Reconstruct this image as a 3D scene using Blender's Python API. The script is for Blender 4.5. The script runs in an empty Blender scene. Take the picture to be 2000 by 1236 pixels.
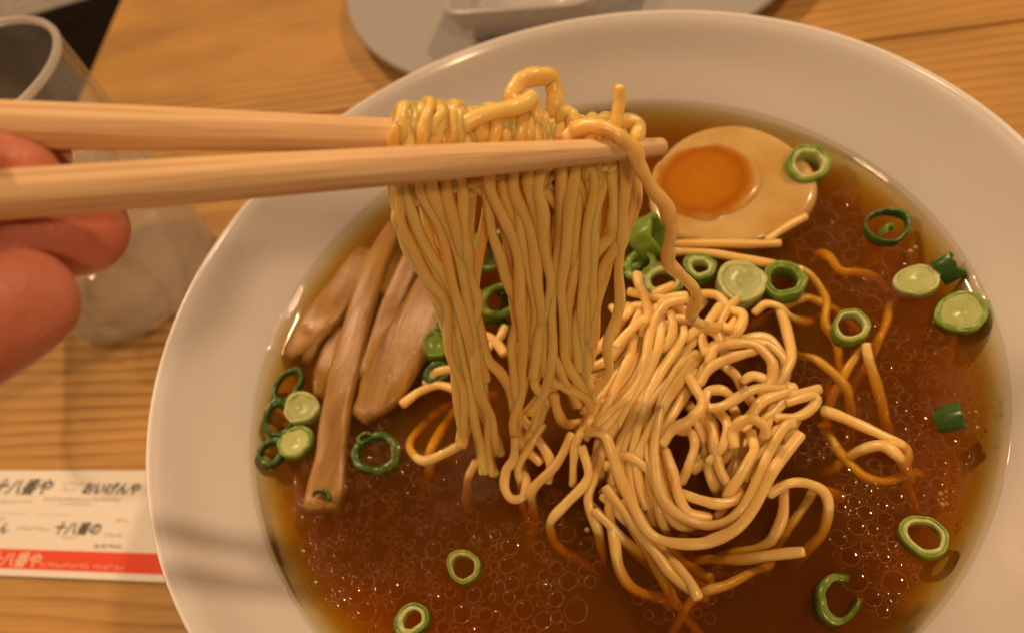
import bpy, bmesh, math, random
import numpy as np
from mathutils import Vector, Matrix

random.seed(7)
rng = np.random.default_rng(11)
sc = bpy.context.scene
col = sc.collection

# ------------------------------------------------------------------ camera
PITCH, ROLL = 0.91131177, -0.37245536
RB, HB = 0.105, 0.070                       # bowl rim radius and height (m)
ZS = 0.04677                                # broth level
RS = 0.08937                                # broth radius
CAM = np.array([-0.15592e-1, -0.106077, 0.207458])
FPX = 1500.0
_c, _s, _cr, _sr = math.cos(PITCH), math.sin(PITCH), math.cos(ROLL), math.sin(ROLL)
_r0, _u0, FWD = np.array([1, 0, 0.]), np.array([0, _s, _c]), np.array([0, _c, -_s])
RIGHT = _cr * _r0 + _sr * _u0
UP = -_sr * _r0 + _cr * _u0

def ray(px, py):
    return FWD + RIGHT * ((px - 1000) / FPX) - UP * ((py - 618) / FPX)
def P(px, py, z):                            # photo pixel -> point on the level z
    r = ray(px, py); return CAM + r * ((z - CAM[2]) / r[2])
def D(px, py, d):                            # photo pixel -> point at distance d
    r = ray(px, py); return CAM + r * (d / np.linalg.norm(r))
def pix(X):
    d = np.asarray(X) - CAM; z = d @ FWD
    return 1000 + FPX * (d @ RIGHT) / z, 618 - FPX * (d @ UP) / z

cam = bpy.data.cameras.new('camera'); camo = bpy.data.objects.new('camera', cam); col.objects.link(camo)
cam.sensor_width = 36; cam.lens = 36 * FPX / 2000
cam.clip_start = 0.005; cam.clip_end = 50
M = Matrix.Identity(4)
for i in range(3):
    M[i][0], M[i][1], M[i][2], M[i][3] = RIGHT[i], UP[i], -FWD[i], CAM[i]
camo.matrix_world = M
cam.dof.use_dof = True; cam.dof.focus_distance = 0.145; cam.dof.aperture_fstop = 13.5
sc.camera = camo

# ------------------------------------------------------------------ light: warm restaurant bulbs and an added front fill
w = bpy.data.worlds.new('World'); sc.world = w; w.use_nodes = True
bg = w.node_tree.nodes['Background']; bg.inputs[0].default_value = (1.0, 0.64, 0.37, 1); bg.inputs[1].default_value = 0.09
def lamp(name, loc, target, size, power, color=(1.0, 0.63, 0.35)):
    l = bpy.data.lights.new(name, 'AREA'); l.shape = 'DISK'; l.size = size; l.energy = power; l.color = color
    o = bpy.data.objects.new(name, l); col.objects.link(o); o.location = loc
    o.rotation_euler = (Vector(target) - Vector(loc)).to_track_quat('-Z', 'Y').to_euler()
    return o
lamp('ceiling_bulb_or_fill', (0.70, 0.14, 1.05), (0, 0, 0.05), 0.08, 6.0)
lamp('ceiling_bulb_or_fill', (-0.24, 0.80, 1.10), (0, 0, 0.05), 0.045, 7.4)
lamp('ceiling_bulb_or_fill', (-0.82, 0.45, 1.00), (0, 0.05, 0.05), 0.16, 4.3)
lamp('ceiling_bulb_or_fill', (0.10, -0.85, 1.05), (0, 0.05, 0.05), 0.12, 4.3)  # added fill for the camera-facing sides, no bulb hangs here
vs = sc.view_settings
vs.view_transform = 'Standard'; vs.look = 'None'; vs.gamma = 1.0; vs.exposure = 0.0; vs.use_curve_mapping = False
cy = sc.cycles
cy.max_bounces = 14; cy.transparent_max_bounces = 40; cy.diffuse_bounces = 4; cy.glossy_bounces = 4
cy.volume_bounces = 2; cy.caustics_reflective = False; cy.caustics_refractive = False

# ------------------------------------------------------------------ materials
MATS = {}
def new_mat(name):
    m = bpy.data.materials.new(name); m.use_nodes = True; nt = m.node_tree; nt.nodes.clear()
    out = nt.nodes.new('ShaderNodeOutputMaterial'); MATS[name] = m
    return m, nt, out
def N(nt, kind, **kw):
    n = nt.nodes.new(kind)
    for k, v in kw.items():
        if k in n.inputs: n.inputs[k].default_value = v
        else: setattr(n, k, v)
    return n
def L(nt, a, b): nt.links.new(a, b)
def c4(c): return (c[0], c[1], c[2], 1)
def ramp(nt, stops, interp='LINEAR'):
    r = nt.nodes.new('ShaderNodeValToRGB'); e = r.color_ramp; e.interpolation = interp
    while len(e.elements) < len(stops): e.elements.new(0.5)
    for el, (p, c) in zip(e.elements, stops): el.position = p; el.color = c4(c) if len(c) == 3 else c
    return r
def coords(nt, scale=(1, 1, 1), rot=(0, 0, 0), out='Object'):
    t = N(nt, 'ShaderNodeTexCoord'); mp = N(nt, 'ShaderNodeMapping')
    mp.inputs['Scale'].default_value = scale; mp.inputs['Rotation'].default_value = rot
    L(nt, t.outputs[out], mp.inputs['Vector']); return mp.outputs['Vector']
def wet(nt, p, weight=.6):
    """uneven film of broth on the surface: small broken glints"""
    p.inputs['Coat Weight'].default_value = weight; p.inputs['Coat Roughness'].default_value = .05; p.inputs['Coat IOR'].default_value = 1.36
    nz = N(nt, 'ShaderNodeTexNoise', Scale=1.0, Detail=2.0); L(nt, coords(nt, (1500, 1500, 1500)), nz.inputs['Vector'])
    b = N(nt, 'ShaderNodeBump', Strength=.55, Distance=.00025); L(nt, nz.outputs['Fac'], b.inputs['Height']); L(nt, b.outputs[0], p.inputs['Coat Normal'])
def principled(name, base, rough=0.5, spec=0.5, sss=0.0, radius=(1, .5, .25), sscale=0.003, noise=None, bump=None, coat=0.0, ior=1.45, objvar=0.0):
    """noise = (scale xyz, other colour, detail, lo, hi); bump = (scale xyz, strength, distance)"""
    m, nt, out = new_mat(name)
    p = N(nt, 'ShaderNodeBsdfPrincipled')
    p.inputs['Base Color'].default_value = c4(base); p.inputs['Roughness'].default_value = rough
    p.inputs['IOR'].default_value = ior; p.inputs['Specular IOR Level'].default_value = spec
    p.inputs['Coat Weight'].default_value = coat; p.inputs['Coat Roughness'].default_value = 0.08
    if sss: p.inputs['Subsurface Weight'].default_value = sss; p.inputs['Subsurface Radius'].default_value = radius; p.inputs['Subsurface Scale'].default_value = sscale
    src = None
    if noise:
        sc_, colr, det, lo, hi = noise
        nz = N(nt, 'ShaderNodeTexNoise', Scale=1.0, Detail=det); L(nt, coords(nt, sc_), nz.inputs['Vector'])
        rp = ramp(nt, [(lo, base), (hi, colr)]); L(nt, nz.outputs['Fac'], rp.inputs['Fac']); src = rp.outputs['Color']
    if objvar:
        oi = N(nt, 'ShaderNodeObjectInfo'); mr = N(nt, 'ShaderNodeMapRange'); mr.inputs['To Min'].default_value = 1 - objvar; mr.inputs['To Max'].default_value = 1 + objvar * .6
        L(nt, oi.outputs['Random'], mr.inputs['Value'])
        hs = N(nt, 'ShaderNodeHueSaturation'); L(nt, mr.outputs['Result'], hs.inputs['Value'])
        if src is not None: L(nt, src, hs.inputs['Color'])
        else: hs.inputs['Color'].default_value = c4(base)
        src = hs.outputs['Color']
    if src is not None: L(nt, src, p.inputs['Base Color'])
    if bump:
        sc_, st, dist = bump
        nz = N(nt, 'ShaderNodeTexNoise', Scale=1.0, Detail=4.0); L(nt, coords(nt, sc_), nz.inputs['Vector'])
        b = N(nt, 'ShaderNodeBump', Strength=st, Distance=dist); L(nt, nz.outputs['Fac'], b.inputs['Height']); L(nt, b.outputs['Normal'], p.inputs['Normal'])
    if coat >= .5: wet(nt, p)
    L(nt, p.outputs[0], out.inputs['Surface']); return m

GRAIN = math.radians(-22)
def wood_table():
    m, nt, out = new_mat('table_wood'); p = N(nt, 'ShaderNodeBsdfPrincipled')
    v = coords(nt, (1, 1, 1), (0, 0, -GRAIN))
    def stretched(sx, sy, detail, dist=0.0, rough=.5):
        mp = N(nt, 'ShaderNodeMapping'); mp.inputs['Scale'].default_value = (sx, sy, 40); L(nt, v, mp.inputs['Vector'])
        n = N(nt, 'ShaderNodeTexNoise', Scale=1.0, Detail=detail, Distortion=dist, Roughness=rough); L(nt, mp.outputs[0], n.inputs['Vector']); return n.outputs['Fac']
    warp = stretched(5, 16, 2)
    sx = N(nt, 'ShaderNodeSeparateXYZ'); L(nt, v, sx.inputs[0])
    ma = N(nt, 'ShaderNodeMath', operation='MULTIPLY_ADD'); L(nt, warp, ma.inputs[0]); ma.inputs[1].default_value = 0.016; L(nt, sx.outputs['Y'], ma.inputs[2])
    mb = N(nt, 'ShaderNodeMath', operation='MULTIPLY'); L(nt, ma.outputs[0], mb.inputs[0]); mb.inputs[1].default_value = 185.0
    fr = N(nt, 'ShaderNodeMath', operation='FRACT'); L(nt, mb.outputs[0], fr.inputs[0])
    ring = ramp(nt, [(0.0, (0, 0, 0)), (0.55, (.30, .30, .30)), (.86, (1, 1, 1)), (1.0, (0, 0, 0))]); L(nt, fr.outputs[0], ring.inputs['Fac'])
    fine = stretched(28, 1300, 6, 0.2, .7)
    patch = stretched(6, 14, 3)
    # strength of the year rings fades in and out over the board
    msk = ramp(nt, [(.36, (.12, .12, .12)), (.66, (.55, .55, .55))]); L(nt, patch, msk.inputs['Fac'])
    mm = N(nt, 'ShaderNodeMath', operation='MULTIPLY'); L(nt, ring.outputs[0], mm.inputs[0]); L(nt, msk.outputs[0], mm.inputs[1])
    f2 = N(nt, 'ShaderNodeMath', operation='MULTIPLY_ADD'); L(nt, fine, f2.inputs[0]); f2.inputs[1].default_value = .72; L(nt, mm.outputs[0], f2.inputs[2])
    cr = ramp(nt, [(.12, (.63, .39, .125)), (.42, (.52, .30, .088)), (.75, (.34, .18, .048)), (1.15 / 1.2, (.19, .092, .024))]); L(nt, f2.outputs[0], cr.inputs['Fac'])
    tone = ramp(nt, [(.3, (.82, .80, .78)), (.7, (1.12, 1.08, 1.0))]); L(nt, stretched(14, 30, 2), tone.inputs['Fac'])
    mx = N(nt, 'ShaderNodeMix', data_type='RGBA', blend_type='MULTIPLY'); mx.inputs[0].default_value = 1
    L(nt, cr.outputs[0], mx.inputs[6]); L(nt, tone.outputs[0], mx.inputs[7]); L(nt, mx.outputs[2], p.inputs['Base Color'])
    p.inputs['Roughness'].default_value = .42; p.inputs['Specular IOR Level'].default_value = .35
    b = N(nt, 'ShaderNodeBump', Strength=.45, Distance=.0012); b.invert = True; L(nt, f2.outputs[0], b.inputs['Height']); L(nt, b.outputs[0], p.inputs['Normal'])
    L(nt, p.outputs[0], out.inputs['Surface']); return m
wood_table()
def stick_wood():
    m, nt, out = new_mat('chopstick_wood'); p = N(nt, 'ShaderNodeBsdfPrincipled')
    nz = N(nt, 'ShaderNodeTexNoise', Scale=1.0, Detail=5.0, Roughness=.6); L(nt, coords(nt, (22, 900, 900)), nz.inputs['Vector'])
    cr = ramp(nt, [(.28, (.90, .66, .38)), (.5, (.80, .54, .28)), (.72, (.56, .33, .15))]); L(nt, nz.outputs['Fac'], cr.inputs['Fac'])
    L(nt, cr.outputs[0], p.inputs['Base Color']); p.inputs['Roughness'].default_value = .55; p.inputs['Specular IOR Level'].default_value = .3
    p.inputs['Subsurface Weight'].default_value = .12; p.inputs['Subsurface Scale'].default_value = .002
    n2 = N(nt, 'ShaderNodeTexNoise', Scale=1.0, Detail=3.0); L(nt, coords(nt, (55, 1500, 1500)), n2.inputs['Vector'])
    b = N(nt, 'ShaderNodeBump', Strength=.5, Distance=.0004); L(nt, n2.outputs['Fac'], b.inputs['Height']); L(nt, b.outputs[0], p.inputs['Normal'])
    L(nt, p.outputs[0], out.inputs['Surface']); return m
stick_wood()
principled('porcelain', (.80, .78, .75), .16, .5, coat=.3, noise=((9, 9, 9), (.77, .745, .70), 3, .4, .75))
principled('plate_porcelain', (.40, .39, .38), .2, .5, coat=.2)  # white glaze greyed, the shade behind the bowl is in the colour
principled('dish_porcelain', (.46, .44, .43), .2, .5, coat=.2)  # white dish greyed for the same shade, a little lighter
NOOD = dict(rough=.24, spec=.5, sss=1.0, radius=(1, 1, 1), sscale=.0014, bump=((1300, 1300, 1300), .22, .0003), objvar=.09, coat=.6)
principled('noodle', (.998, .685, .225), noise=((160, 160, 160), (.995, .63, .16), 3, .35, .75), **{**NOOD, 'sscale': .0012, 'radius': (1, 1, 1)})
principled('dimmed_noodle', (.90, .65, .25), noise=((160, 160, 160), (.86, .57, .175), 3, .35, .75), **NOOD)  # heap copy of the noodle, shade put into a darker base colour
principled('egg_white', (.61, .43, .17), .16, .5, coat=.3, sss=.5, radius=(1, .7, .4), sscale=.004, noise=((60, 60, 60), (.50, .28, .060), 3, .36, .70), bump=((260, 260, 260), .12, .0005))
def yolk_mat():
    m, nt, out = new_mat('egg_yolk'); p = N(nt, 'ShaderNodeBsdfPrincipled')
    t = N(nt, 'ShaderNodeTexCoord'); ln = N(nt, 'ShaderNodeVectorMath', operation='LENGTH'); L(nt, t.outputs['Object'], ln.inputs[0])
    nz = N(nt, 'ShaderNodeTexNoise', Scale=210.0, Detail=4.0); L(nt, t.outputs['Object'], nz.inputs['Vector'])
    ad = N(nt, 'ShaderNodeMath', operation='MULTIPLY_ADD'); L(nt, ln.outputs['Value'], ad.inputs[0]); ad.inputs[1].default_value = 68.0
    sc2 = N(nt, 'ShaderNodeMath', operation='MULTIPLY_ADD'); L(nt, nz.outputs['Fac'], sc2.inputs[0]); sc2.inputs[1].default_value = .22; sc2.inputs[2].default_value = -.11; L(nt, sc2.outputs[0], ad.inputs[2])
    cr = ramp(nt, [(.0, (.50, .19, .004)), (.55, (.46, .165, .003)), (.74, (.38, .115, .002)), (.86, (.46, .19, .012)), (1.0, (.57, .36, .10))]); L(nt, ad.outputs[0], cr.inputs['Fac']); L(nt, cr.outputs[0], p.inputs['Base Color'])
    p.inputs['Roughness'].default_value = .2; p.inputs['Subsurface Weight'].default_value = .6; p.inputs['Subsurface Scale'].default_value = .003; p.inputs['Subsurface Radius'].default_value = (1, .5, .2)
    b = N(nt, 'ShaderNodeBump', Strength=.18, Distance=.0006); L(nt, nz.outputs['Fac'], b.inputs['Height']); L(nt, b.outputs[0], p.inputs['Normal'])
    L(nt, p.outputs[0], out.inputs['Surface'])
yolk_mat()
def bamboo():
    m, nt, out = new_mat('bamboo_shoot'); p = N(nt, 'ShaderNodeBsdfPrincipled')
    def fib(sx, sy, det):
        n = N(nt, 'ShaderNodeTexNoise', Scale=1.0, Detail=det, Roughness=.6); v0 = coords(nt, (1, 1, 1), (0, 0, math.radians(-56)))
        mp = N(nt, 'ShaderNodeMapping'); mp.inputs['Scale'].default_value = (sx, sy, sy); L(nt, v0, mp.inputs['Vector']); L(nt, mp.outputs[0], n.inputs['Vector']); return n.outputs['Fac']
    cr = ramp(nt, [(.30, (.42, .24, .052)), (.50, (.33, .175, .034)), (.72, (.19, .085, .014))]); L(nt, fib(45, 330, 5), cr.inputs['Fac'])
    L(nt, cr.outputs[0], p.inputs['Base Color']); p.inputs['Roughness'].default_value = .27; p.inputs['Specular IOR Level'].default_value = .4
    p.inputs['Subsurface Weight'].default_value = .7; p.inputs['Subsurface Scale'].default_value = .003; p.inputs['Subsurface Radius'].default_value = (1, .7, .4)
    wet(nt, p, .30)
    b = N(nt, 'ShaderNodeBump', Strength=.5, Distance=.0006); L(nt, fib(120, 1000, 5), b.inputs['Height']); L(nt, b.outputs[0], p.inputs['Normal'])
    L(nt, p.outputs[0], out.inputs['Surface'])
bamboo()
principled('scallion_green', (.15, .26, .028), .25, .5, sss=.35, radius=(.5, 1, .2), sscale=.0015, noise=((350, 350, 350), (.24, .35, .05), 3, .35, .75), bump=((500, 500, 500), .2, .0004), objvar=.28)
principled('scallion_dark', (.042, .105, .020), .25, .5, sss=.25, radius=(.5, 1, .2), sscale=.001, noise=((350, 350, 350), (.06, .17, .025), 3, .35, .75), objvar=.2)
principled('scallion_pale', (.42, .50, .16), .25, .5, sss=.5, radius=(.8, 1, .4), sscale=.002, noise=((420, 420, 420), (.56, .58, .28), 3, .35, .75), bump=((600, 600, 600), .25, .0004), objvar=.15)
principled('skin', (.70, .27, .18), .42, .4, sss=.5, radius=(1, .30, .16), sscale=.004, noise=((120, 120, 120), (.58, .19, .11), 4, .36, .72), bump=((900, 900, 900), .45, .0005))
principled('nail', (.70, .42, .30), .25, .5)
principled('paper', (.86, .83, .76), .75, .25, noise=((400, 400, 40), (.82, .79, .72), 2, .4, .7))
principled('red_ink', (.80, .085, .035), .65, .3)
principled('black_ink', (.07, .075, .055), .7, .3)
principled('grey_ink', (.42, .37, .31), .7, .3)
principled('pale_ink', (.88, .62, .46), .7, .3)
principled('dark_floor', (.045, .026, .012), .6, .3, noise=((3, 24, 3), (.085, .045, .018), 4, .4, .7))
principled('seat_fabric', (.42, .40, .36), .8, .2, noise=((90, 90, 90), (.36, .34, .30), 3, .4, .7))
principled('dark_wood', (.10, .045, .018), .6, .3, noise=((8, 60, 8), (.16, .075, .03), 3, .4, .7))
principled('knot_wood', (.17, .09, .028), .5, .3, noise=((300, 300, 60), (.22, .12, .035), 3, .4, .7))
principled('sediment', (.40, .24, .08), .4, .4, sss=.3, sscale=.001)

def clear(name, ior, tint=(1, 1, 1), rough=0.02, vol=None, bump=None, frost=None, thin=False):
    """clear wet surface: Fresnel reflection over straight transmission, so light also reaches what lies below"""
    m, nt, out = new_mat(name)
    fr = N(nt, 'ShaderNodeFresnel', IOR=ior); tr = N(nt, 'ShaderNodeBsdfTransparent'); tr.inputs[0].default_value = c4(tint)
    gl = N(nt, 'ShaderNodeBsdfGlossy'); gl.inputs['Roughness'].default_value = rough
    fo = fr.outputs[0]
    if thin:                                                 # both sides reflect alike (a thin wall)
        lw = N(nt, 'ShaderNodeLayerWeight', Blend=.5); pw = N(nt, 'ShaderNodeMath', operation='POWER'); L(nt, lw.outputs['Facing'], pw.inputs[0]); pw.inputs[1].default_value = 5
        mr_ = N(nt, 'ShaderNodeMapRange'); mr_.inputs['To Min'].default_value = ((ior - 1) / (ior + 1)) ** 2; mr_.inputs['To Max'].default_value = .9; L(nt, pw.outputs[0], mr_.inputs['Value']); fo = mr_.outputs[0]
    mx = N(nt, 'ShaderNodeMixShader'); L(nt, fo, mx.inputs[0]); L(nt, tr.outputs[0], mx.inputs[1]); L(nt, gl.outputs[0], mx.inputs[2])
    res = mx.outputs[0]
    if frost:
        fac_lo, fac_hi, scl, colr = frost
        d = N(nt, 'ShaderNodeBsdfDiffuse'); d.inputs[0].default_value = c4(colr); t2 = N(nt, 'ShaderNodeBsdfTranslucent'); t2.inputs[0].default_value = c4(colr)
        dm = N(nt, 'ShaderNodeMixShader'); dm.inputs[0].default_value = .5; L(nt, d.outputs[0], dm.inputs[1]); L(nt, t2.outputs[0], dm.inputs[2])
        nz = N(nt, 'ShaderNodeTexNoise', Scale=1.0, Detail=3.0); L(nt, coords(nt, scl), nz.inputs['Vector'])
        mr = N(nt, 'ShaderNodeMapRange'); mr.inputs['From Min'].default_value = .35; mr.inputs['From Max'].default_value = .68
        mr.inputs['To Min'].default_value = fac_lo; mr.inputs['To Max'].default_value = fac_hi; L(nt, nz.outputs['Fac'], mr.inputs['Value'])
        m2 = N(nt, 'ShaderNodeMixShader'); L(nt, mr.outputs[0], m2.inputs[0]); L(nt, res, m2.inputs[1]); L(nt, dm.outputs[0], m2.inputs[2]); res = m2.outputs[0]
    if bump:
        sc_, st, dist = bump
        nz = N(nt, 'ShaderNodeTexNoise', Scale=1.0, Detail=2.0); L(nt, coords(nt, sc_), nz.inputs['Vector'])
        b = N(nt, 'ShaderNodeBump', Strength=st, Distance=dist); L(nt, nz.outputs['Fac'], b.inputs['Height']); L(nt, b.outputs[0], gl.inputs['Normal'])
    L(nt, res, out.inputs['Surface'])
    if vol:
        ab, abd, scol, scd = vol
        va = N(nt, 'ShaderNodeVolumeAbsorption', Density=abd); va.inputs['Color'].default_value = c4(ab)
        if scd:
            vsn = N(nt, 'ShaderNodeVolumeScatter', Density=scd); vsn.inputs['Color'].default_value = c4(scol)
            ad = N(nt, 'ShaderNodeAddShader'); L(nt, va.outputs[0], ad.inputs[0]); L(nt, vsn.outputs[0], ad.inputs[1]); L(nt, ad.outputs[0], out.inputs['Volume'])
        else: L(nt, va.outputs[0], out.inputs['Volume'])
    return m
clear('broth', 1.34, vol=((.897, .735, .10), 330, (.96, .62, .10), 35), bump=((90, 90, 90), .25, .0006))
clear('oil', 1.40, tint=(1.0, .93, .74), rough=.03, thin=True)
clear('bubble', 1.33, rough=.02, thin=True)
clear('glass', 1.5, tint=(1, 1, .995), rough=.03, frost=(.03, .20, (38, 38, 22), (.96, .94, .90)), thin=True)
clear('glass_fog', 1.5, tint=(1, 1, .995), rough=.03, frost=(.24, .46, (30, 30, 22), (.98, .96, .92)), thin=True)
clear('clear_glass', 1.5, tint=(1, 1, .995), rough=.03, thin=True)
clear('glass_rim', 1.5, rough=.05, frost=(.45, .6, (60, 60, 60), (.92, .90, .86)), thin=True)
clear('water', 1.2, tint=(1, 1, .995), rough=.04, frost=(.0, .04, (60, 60, 60), (.86, .84, .78)), thin=True)
clear('ice', 1.31, tint=(1, 1, .99), rough=.12, frost=(.05, .25, (90, 90, 90), (.88, .86, .80)), thin=True)
def oil_glint_mat():  # golden ring painted for the light caught along a droplet's outline
    m, nt, out = new_mat('oil_glint'); tr = N(nt, 'ShaderNodeBsdfTransparent'); d = N(nt, 'ShaderNodeBsdfPrincipled')
    d.inputs['Base Color'].default_value = (.62, .27, .045, 1); d.inputs['Roughness'].default_value = .35; d.inputs['IOR'].default_value = 1.35
    mx = N(nt, 'ShaderNodeMixShader'); mx.inputs[0].default_value = .14; L(nt, tr.outputs[0], mx.inputs[1]); L(nt, d.outputs[0], mx.inputs[2]); L(nt, mx.outputs[0], out.inputs['Surface'])
oil_glint_mat()

# ------------------------------------------------------------------ mesh helpers
def link(name, me, loc=(0, 0, 0), parent=None):
    o = bpy.data.objects.new(name, me); col.objects.link(o)
    if parent is not None:
        o.parent = parent; o.location = Vector(loc) - parent.location
    else: o.location = loc
    return o
def mk(name, v, f, mat, parent=None, smooth=True, origin=None):
    v = np.asarray(v, float)
    if origin is None:
        origin = (v.min(0) + v.max(0)) / 2; origin[2] = v[:, 2].min()
    origin = np.asarray(origin, float)
    me = bpy.data.meshes.new(name); me.from_pydata((v - origin).tolist(), [], [tuple(int(i) for i in q) for q in f])
    if smooth: me.polygons.foreach_set('use_smooth', [True] * len(me.polygons))
    if mat: me.materials.append(MATS[mat])
    me.update(); return link(name, me, origin, parent)
def tag(o, label=None, cat=None, group=None, kind=None):
    if label: o['label'] = label
    if cat: o['category'] = cat
    if group: o['group'] = group
    if kind: o['kind'] = kind
    return o
def empty(name, loc):
    o = bpy.data.objects.new(name, None); col.objects.link(o); o.location = [float(x) for x in loc]; o.empty_display_size = .01; return o

def spline(pts, sub=7):
    p = np.asarray(pts, float)
    p = np.vstack([2 * p[0] - p[1], p, 2 * p[-1] - p[-2]]); out = []
    for i in range(1, len(p) - 2):
        a, b, c, d = p[i - 1:i + 3]
        t = np.linspace(0, 1, sub, endpoint=False)[:, None]
        out.append(.5 * (2 * b + (c - a) * t + (2 * a - 5 * b + 4 * c - d) * t ** 2 + (3 * b - a - 3 * c + d) * t ** 3))
    out.append(p[-2][None]); return np.vstack(out)
def tube_data(c, rad, seg=10, cap=True, flat=1.0, up=(0, 0, 1), sq=1.0):
    """a swept tube with rounded ends; flat squeezes it along the second axis"""
    c = np.asarray(c, float); n = len(c); rad = np.broadcast_to(np.asarray(rad, float), (n,)).copy()
    t = np.gradient(c, axis=0); t /= np.linalg.norm(t, axis=1)[:, None] + 1e-12
    if cap:
        r0, r1 = rad[0], rad[-1]
        c = np.vstack([c[0] - t[0] * r0 * .55, c[0] - t[0] * r0 * .40, c, c[-1] + t[-1] * r1 * .40, c[-1] + t[-1] * r1 * .55])
        rad = np.concatenate([[r0 * .45, r0 * .85], rad, [r1 * .85, r1 * .45]]); t = np.vstack([t[0], t[0], t, t[-1], t[-1]]); n += 4
    nv = np.cross(t[0], up)
    if np.linalg.norm(nv) < 1e-3: nv = np.cross(t[0], (1, 0, 0))
    nv /= np.linalg.norm(nv); a = np.linspace(0, 2 * np.pi, seg, endpoint=False); V = []
    for i in range(n):
        nv = nv - t[i] * (nv @ t[i]); nv /= np.linalg.norm(nv) + 1e-12; b = np.cross(t[i], nv)
        ca, sa = np.sign(np.cos(a)) * np.abs(np.cos(a)) ** sq, np.sign(np.sin(a)) * np.abs(np.sin(a)) ** sq
        V.append(c[i] + rad[i] * (ca[:, None] * nv + flat * sa[:, None] * b))
    V = np.vstack(V); F = []
    for i in range(n - 1):
        for j in range(seg):
            k = (j + 1) % seg; F.append((i * seg + j, i * seg + k, (i + 1) * seg + k, (i + 1) * seg + j))
    F.append(tuple(range(seg - 1, -1, -1))); F.append(tuple(range((n - 1) * seg, n * seg)))
    return V, F
def lathe(prof, seg=96, close=False):
    """prof = [(r, z)...]; r = 0 makes a pole"""
    V, F, rows = [], [], []
    a = np.linspace(0, 2 * np.pi, seg, endpoint=False)
    for r, z in prof:
        if r < 1e-7: rows.append([len(V)]); V.append((0, 0, z))
        else: rows.append(list(range(len(V), len(V) + seg))); V += [(r * math.cos(t), r * math.sin(t), z) for t in a]
    pr = list(zip(rows[:-1], rows[1:])) + ([(rows[-1], rows[0])] if close else [])
    for p, q in pr:
        for j in range(seg):
            k = (j + 1) % seg
            if len(p) == 1 and len(q) == 1: continue
            if len(p) == 1: F.append((p[0], q[k], q[j]))
            elif len(q) == 1: F.append((p[j], p[k], q[0]))
            else: F.append((p[j], p[k], q[k], q[j]))
    return np.array(V), F
def box_data(x0, x1, y0, y1, z0, z1):
    v = [(x, y, z) for z in (z0, z1) for y in (y0, y1) for x in (x0, x1)]
    return np.array(v, float), [(0, 2, 3, 1), (4, 5, 7, 6), (0, 1, 5, 4), (2, 6, 7, 3), (0, 4, 6, 2), (1, 3, 7, 5)]
def smoothprof(pts, sub=6): return [tuple(q) for q in spline(np.array(pts), sub)]
def join(parts):
    V, F, o = [], [], 0
    for v, f in parts:
        V.append(v); F += [tuple(i + o for i in q) for q in f]; o += len(v)
    return np.vstack(V), F

# ------------------------------------------------------------------ floor, table
gd, ge = np.array([math.cos(GRAIN), math.sin(GRAIN)]), np.array([-math.sin(GRAIN), math.cos(GRAIN)])   # along / across the grain
v, f = box_data(-3, 3, -3, 3, -.74, -.72)
fl = mk('floor', v, f, 'dark_floor', smooth=False, origin=(0, 0, -.72)); tag(fl, kind='structure')
table = empty('table', (0, 0, -.035))
tag(table, 'light brown wooden table with strong dark grain under the bowl', 'table')
E0, E1 = P(235, 0, 0)[:2], P(175, 140, 0)[:2]; ed = (E0 - E1) / np.linalg.norm(E0 - E1)
seam = P(1900, 54, 0)[:2] @ ge                                  # the joint behind the bowl
def plank(a, b):
    """board between the across-grain positions a and b; its left end follows the table edge"""
    def on_edge(q):                                            # point of the edge line with across-grain coordinate q
        t = (q - E1 @ ge) / (ed @ ge); return E1 + ed * t
    pl, pr = on_edge(a), on_edge(b)
    p2, p3 = pl + gd * .95, pr + gd * .95
    bm = bmesh.new(); lo = [bm.verts.new((*p, -.035)) for p in (pl, p2, p3, pr)]; hi = [bm.verts.new((*p, 0)) for p in (pl, p2, p3, pr)]
    bm.faces.new(lo[::-1]); bm.faces.new(hi)
    for i in range(4): bm.faces.new((lo[i], lo[(i + 1) % 4], hi[(i + 1) % 4], hi[i]))
    bmesh.ops.bevel(bm, geom=[e for e in bm.edges], offset=.0011, segments=2, affect='EDGES')
    me = bpy.data.meshes.new('plank'); bm.to_mesh(me); bm.free(); me.materials.append(MATS['table_wood']); return link('plank', me, (0, 0, 0), table)
for a, b in ((seam - .54, seam - .2704), (seam - .27, seam - .0004), (seam, seam + .1996), (seam + .2, seam + .42)):
    plank(a, b)
for lx, ly in ((.02, -.12), (.02, .50), (.80, -.25), (.80, .30)):
    v, f = box_data(lx - .03, lx + .03, ly - .03, ly + .03, -.72, -.036); mk('leg', v, f, 'dark_wood', table, smooth=False)
# pale seat below the table, behind the glass
e0, e1 = P(-40, 42, -.07)[:2], P(120, -6, -.07)[:2]; bdir = (e1 - e0) / np.linalg.norm(e1 - e0); bnor = np.array([-bdir[1], bdir[0]])
bcen = (e0 + e1) / 2 + bnor * .21; bang = math.atan2(bdir[1], bdir[0])
bench = empty('bench', (*bcen, -.72)); tag(bench, 'pale grey padded bench seat in the dark beyond the table edge', 'bench')
bm = bmesh.new(); bmesh.ops.create_cube(bm, size=1)
for q in bm.verts: q.co = Vector((q.co.x * .9, q.co.y * .42, q.co.z * .014))
bmesh.ops.bevel(bm, geom=list(bm.edges), offset=.006, segments=3, affect='EDGES')
bmesh.ops.rotate(bm, verts=bm.verts, matrix=Matrix.Rotation(bang, 3, 'Z')); bmesh.ops.translate(bm, verts=bm.verts, vec=(0, 0, .643))
me = bpy.data.meshes.new('seat'); bm.to_mesh(me); bm.free(); me.materials.append(MATS['seat_fabric']); me.polygons.foreach_set('use_smooth', [True] * len(me.polygons))
link('seat', me, (*bcen, -.72), bench)
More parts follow.
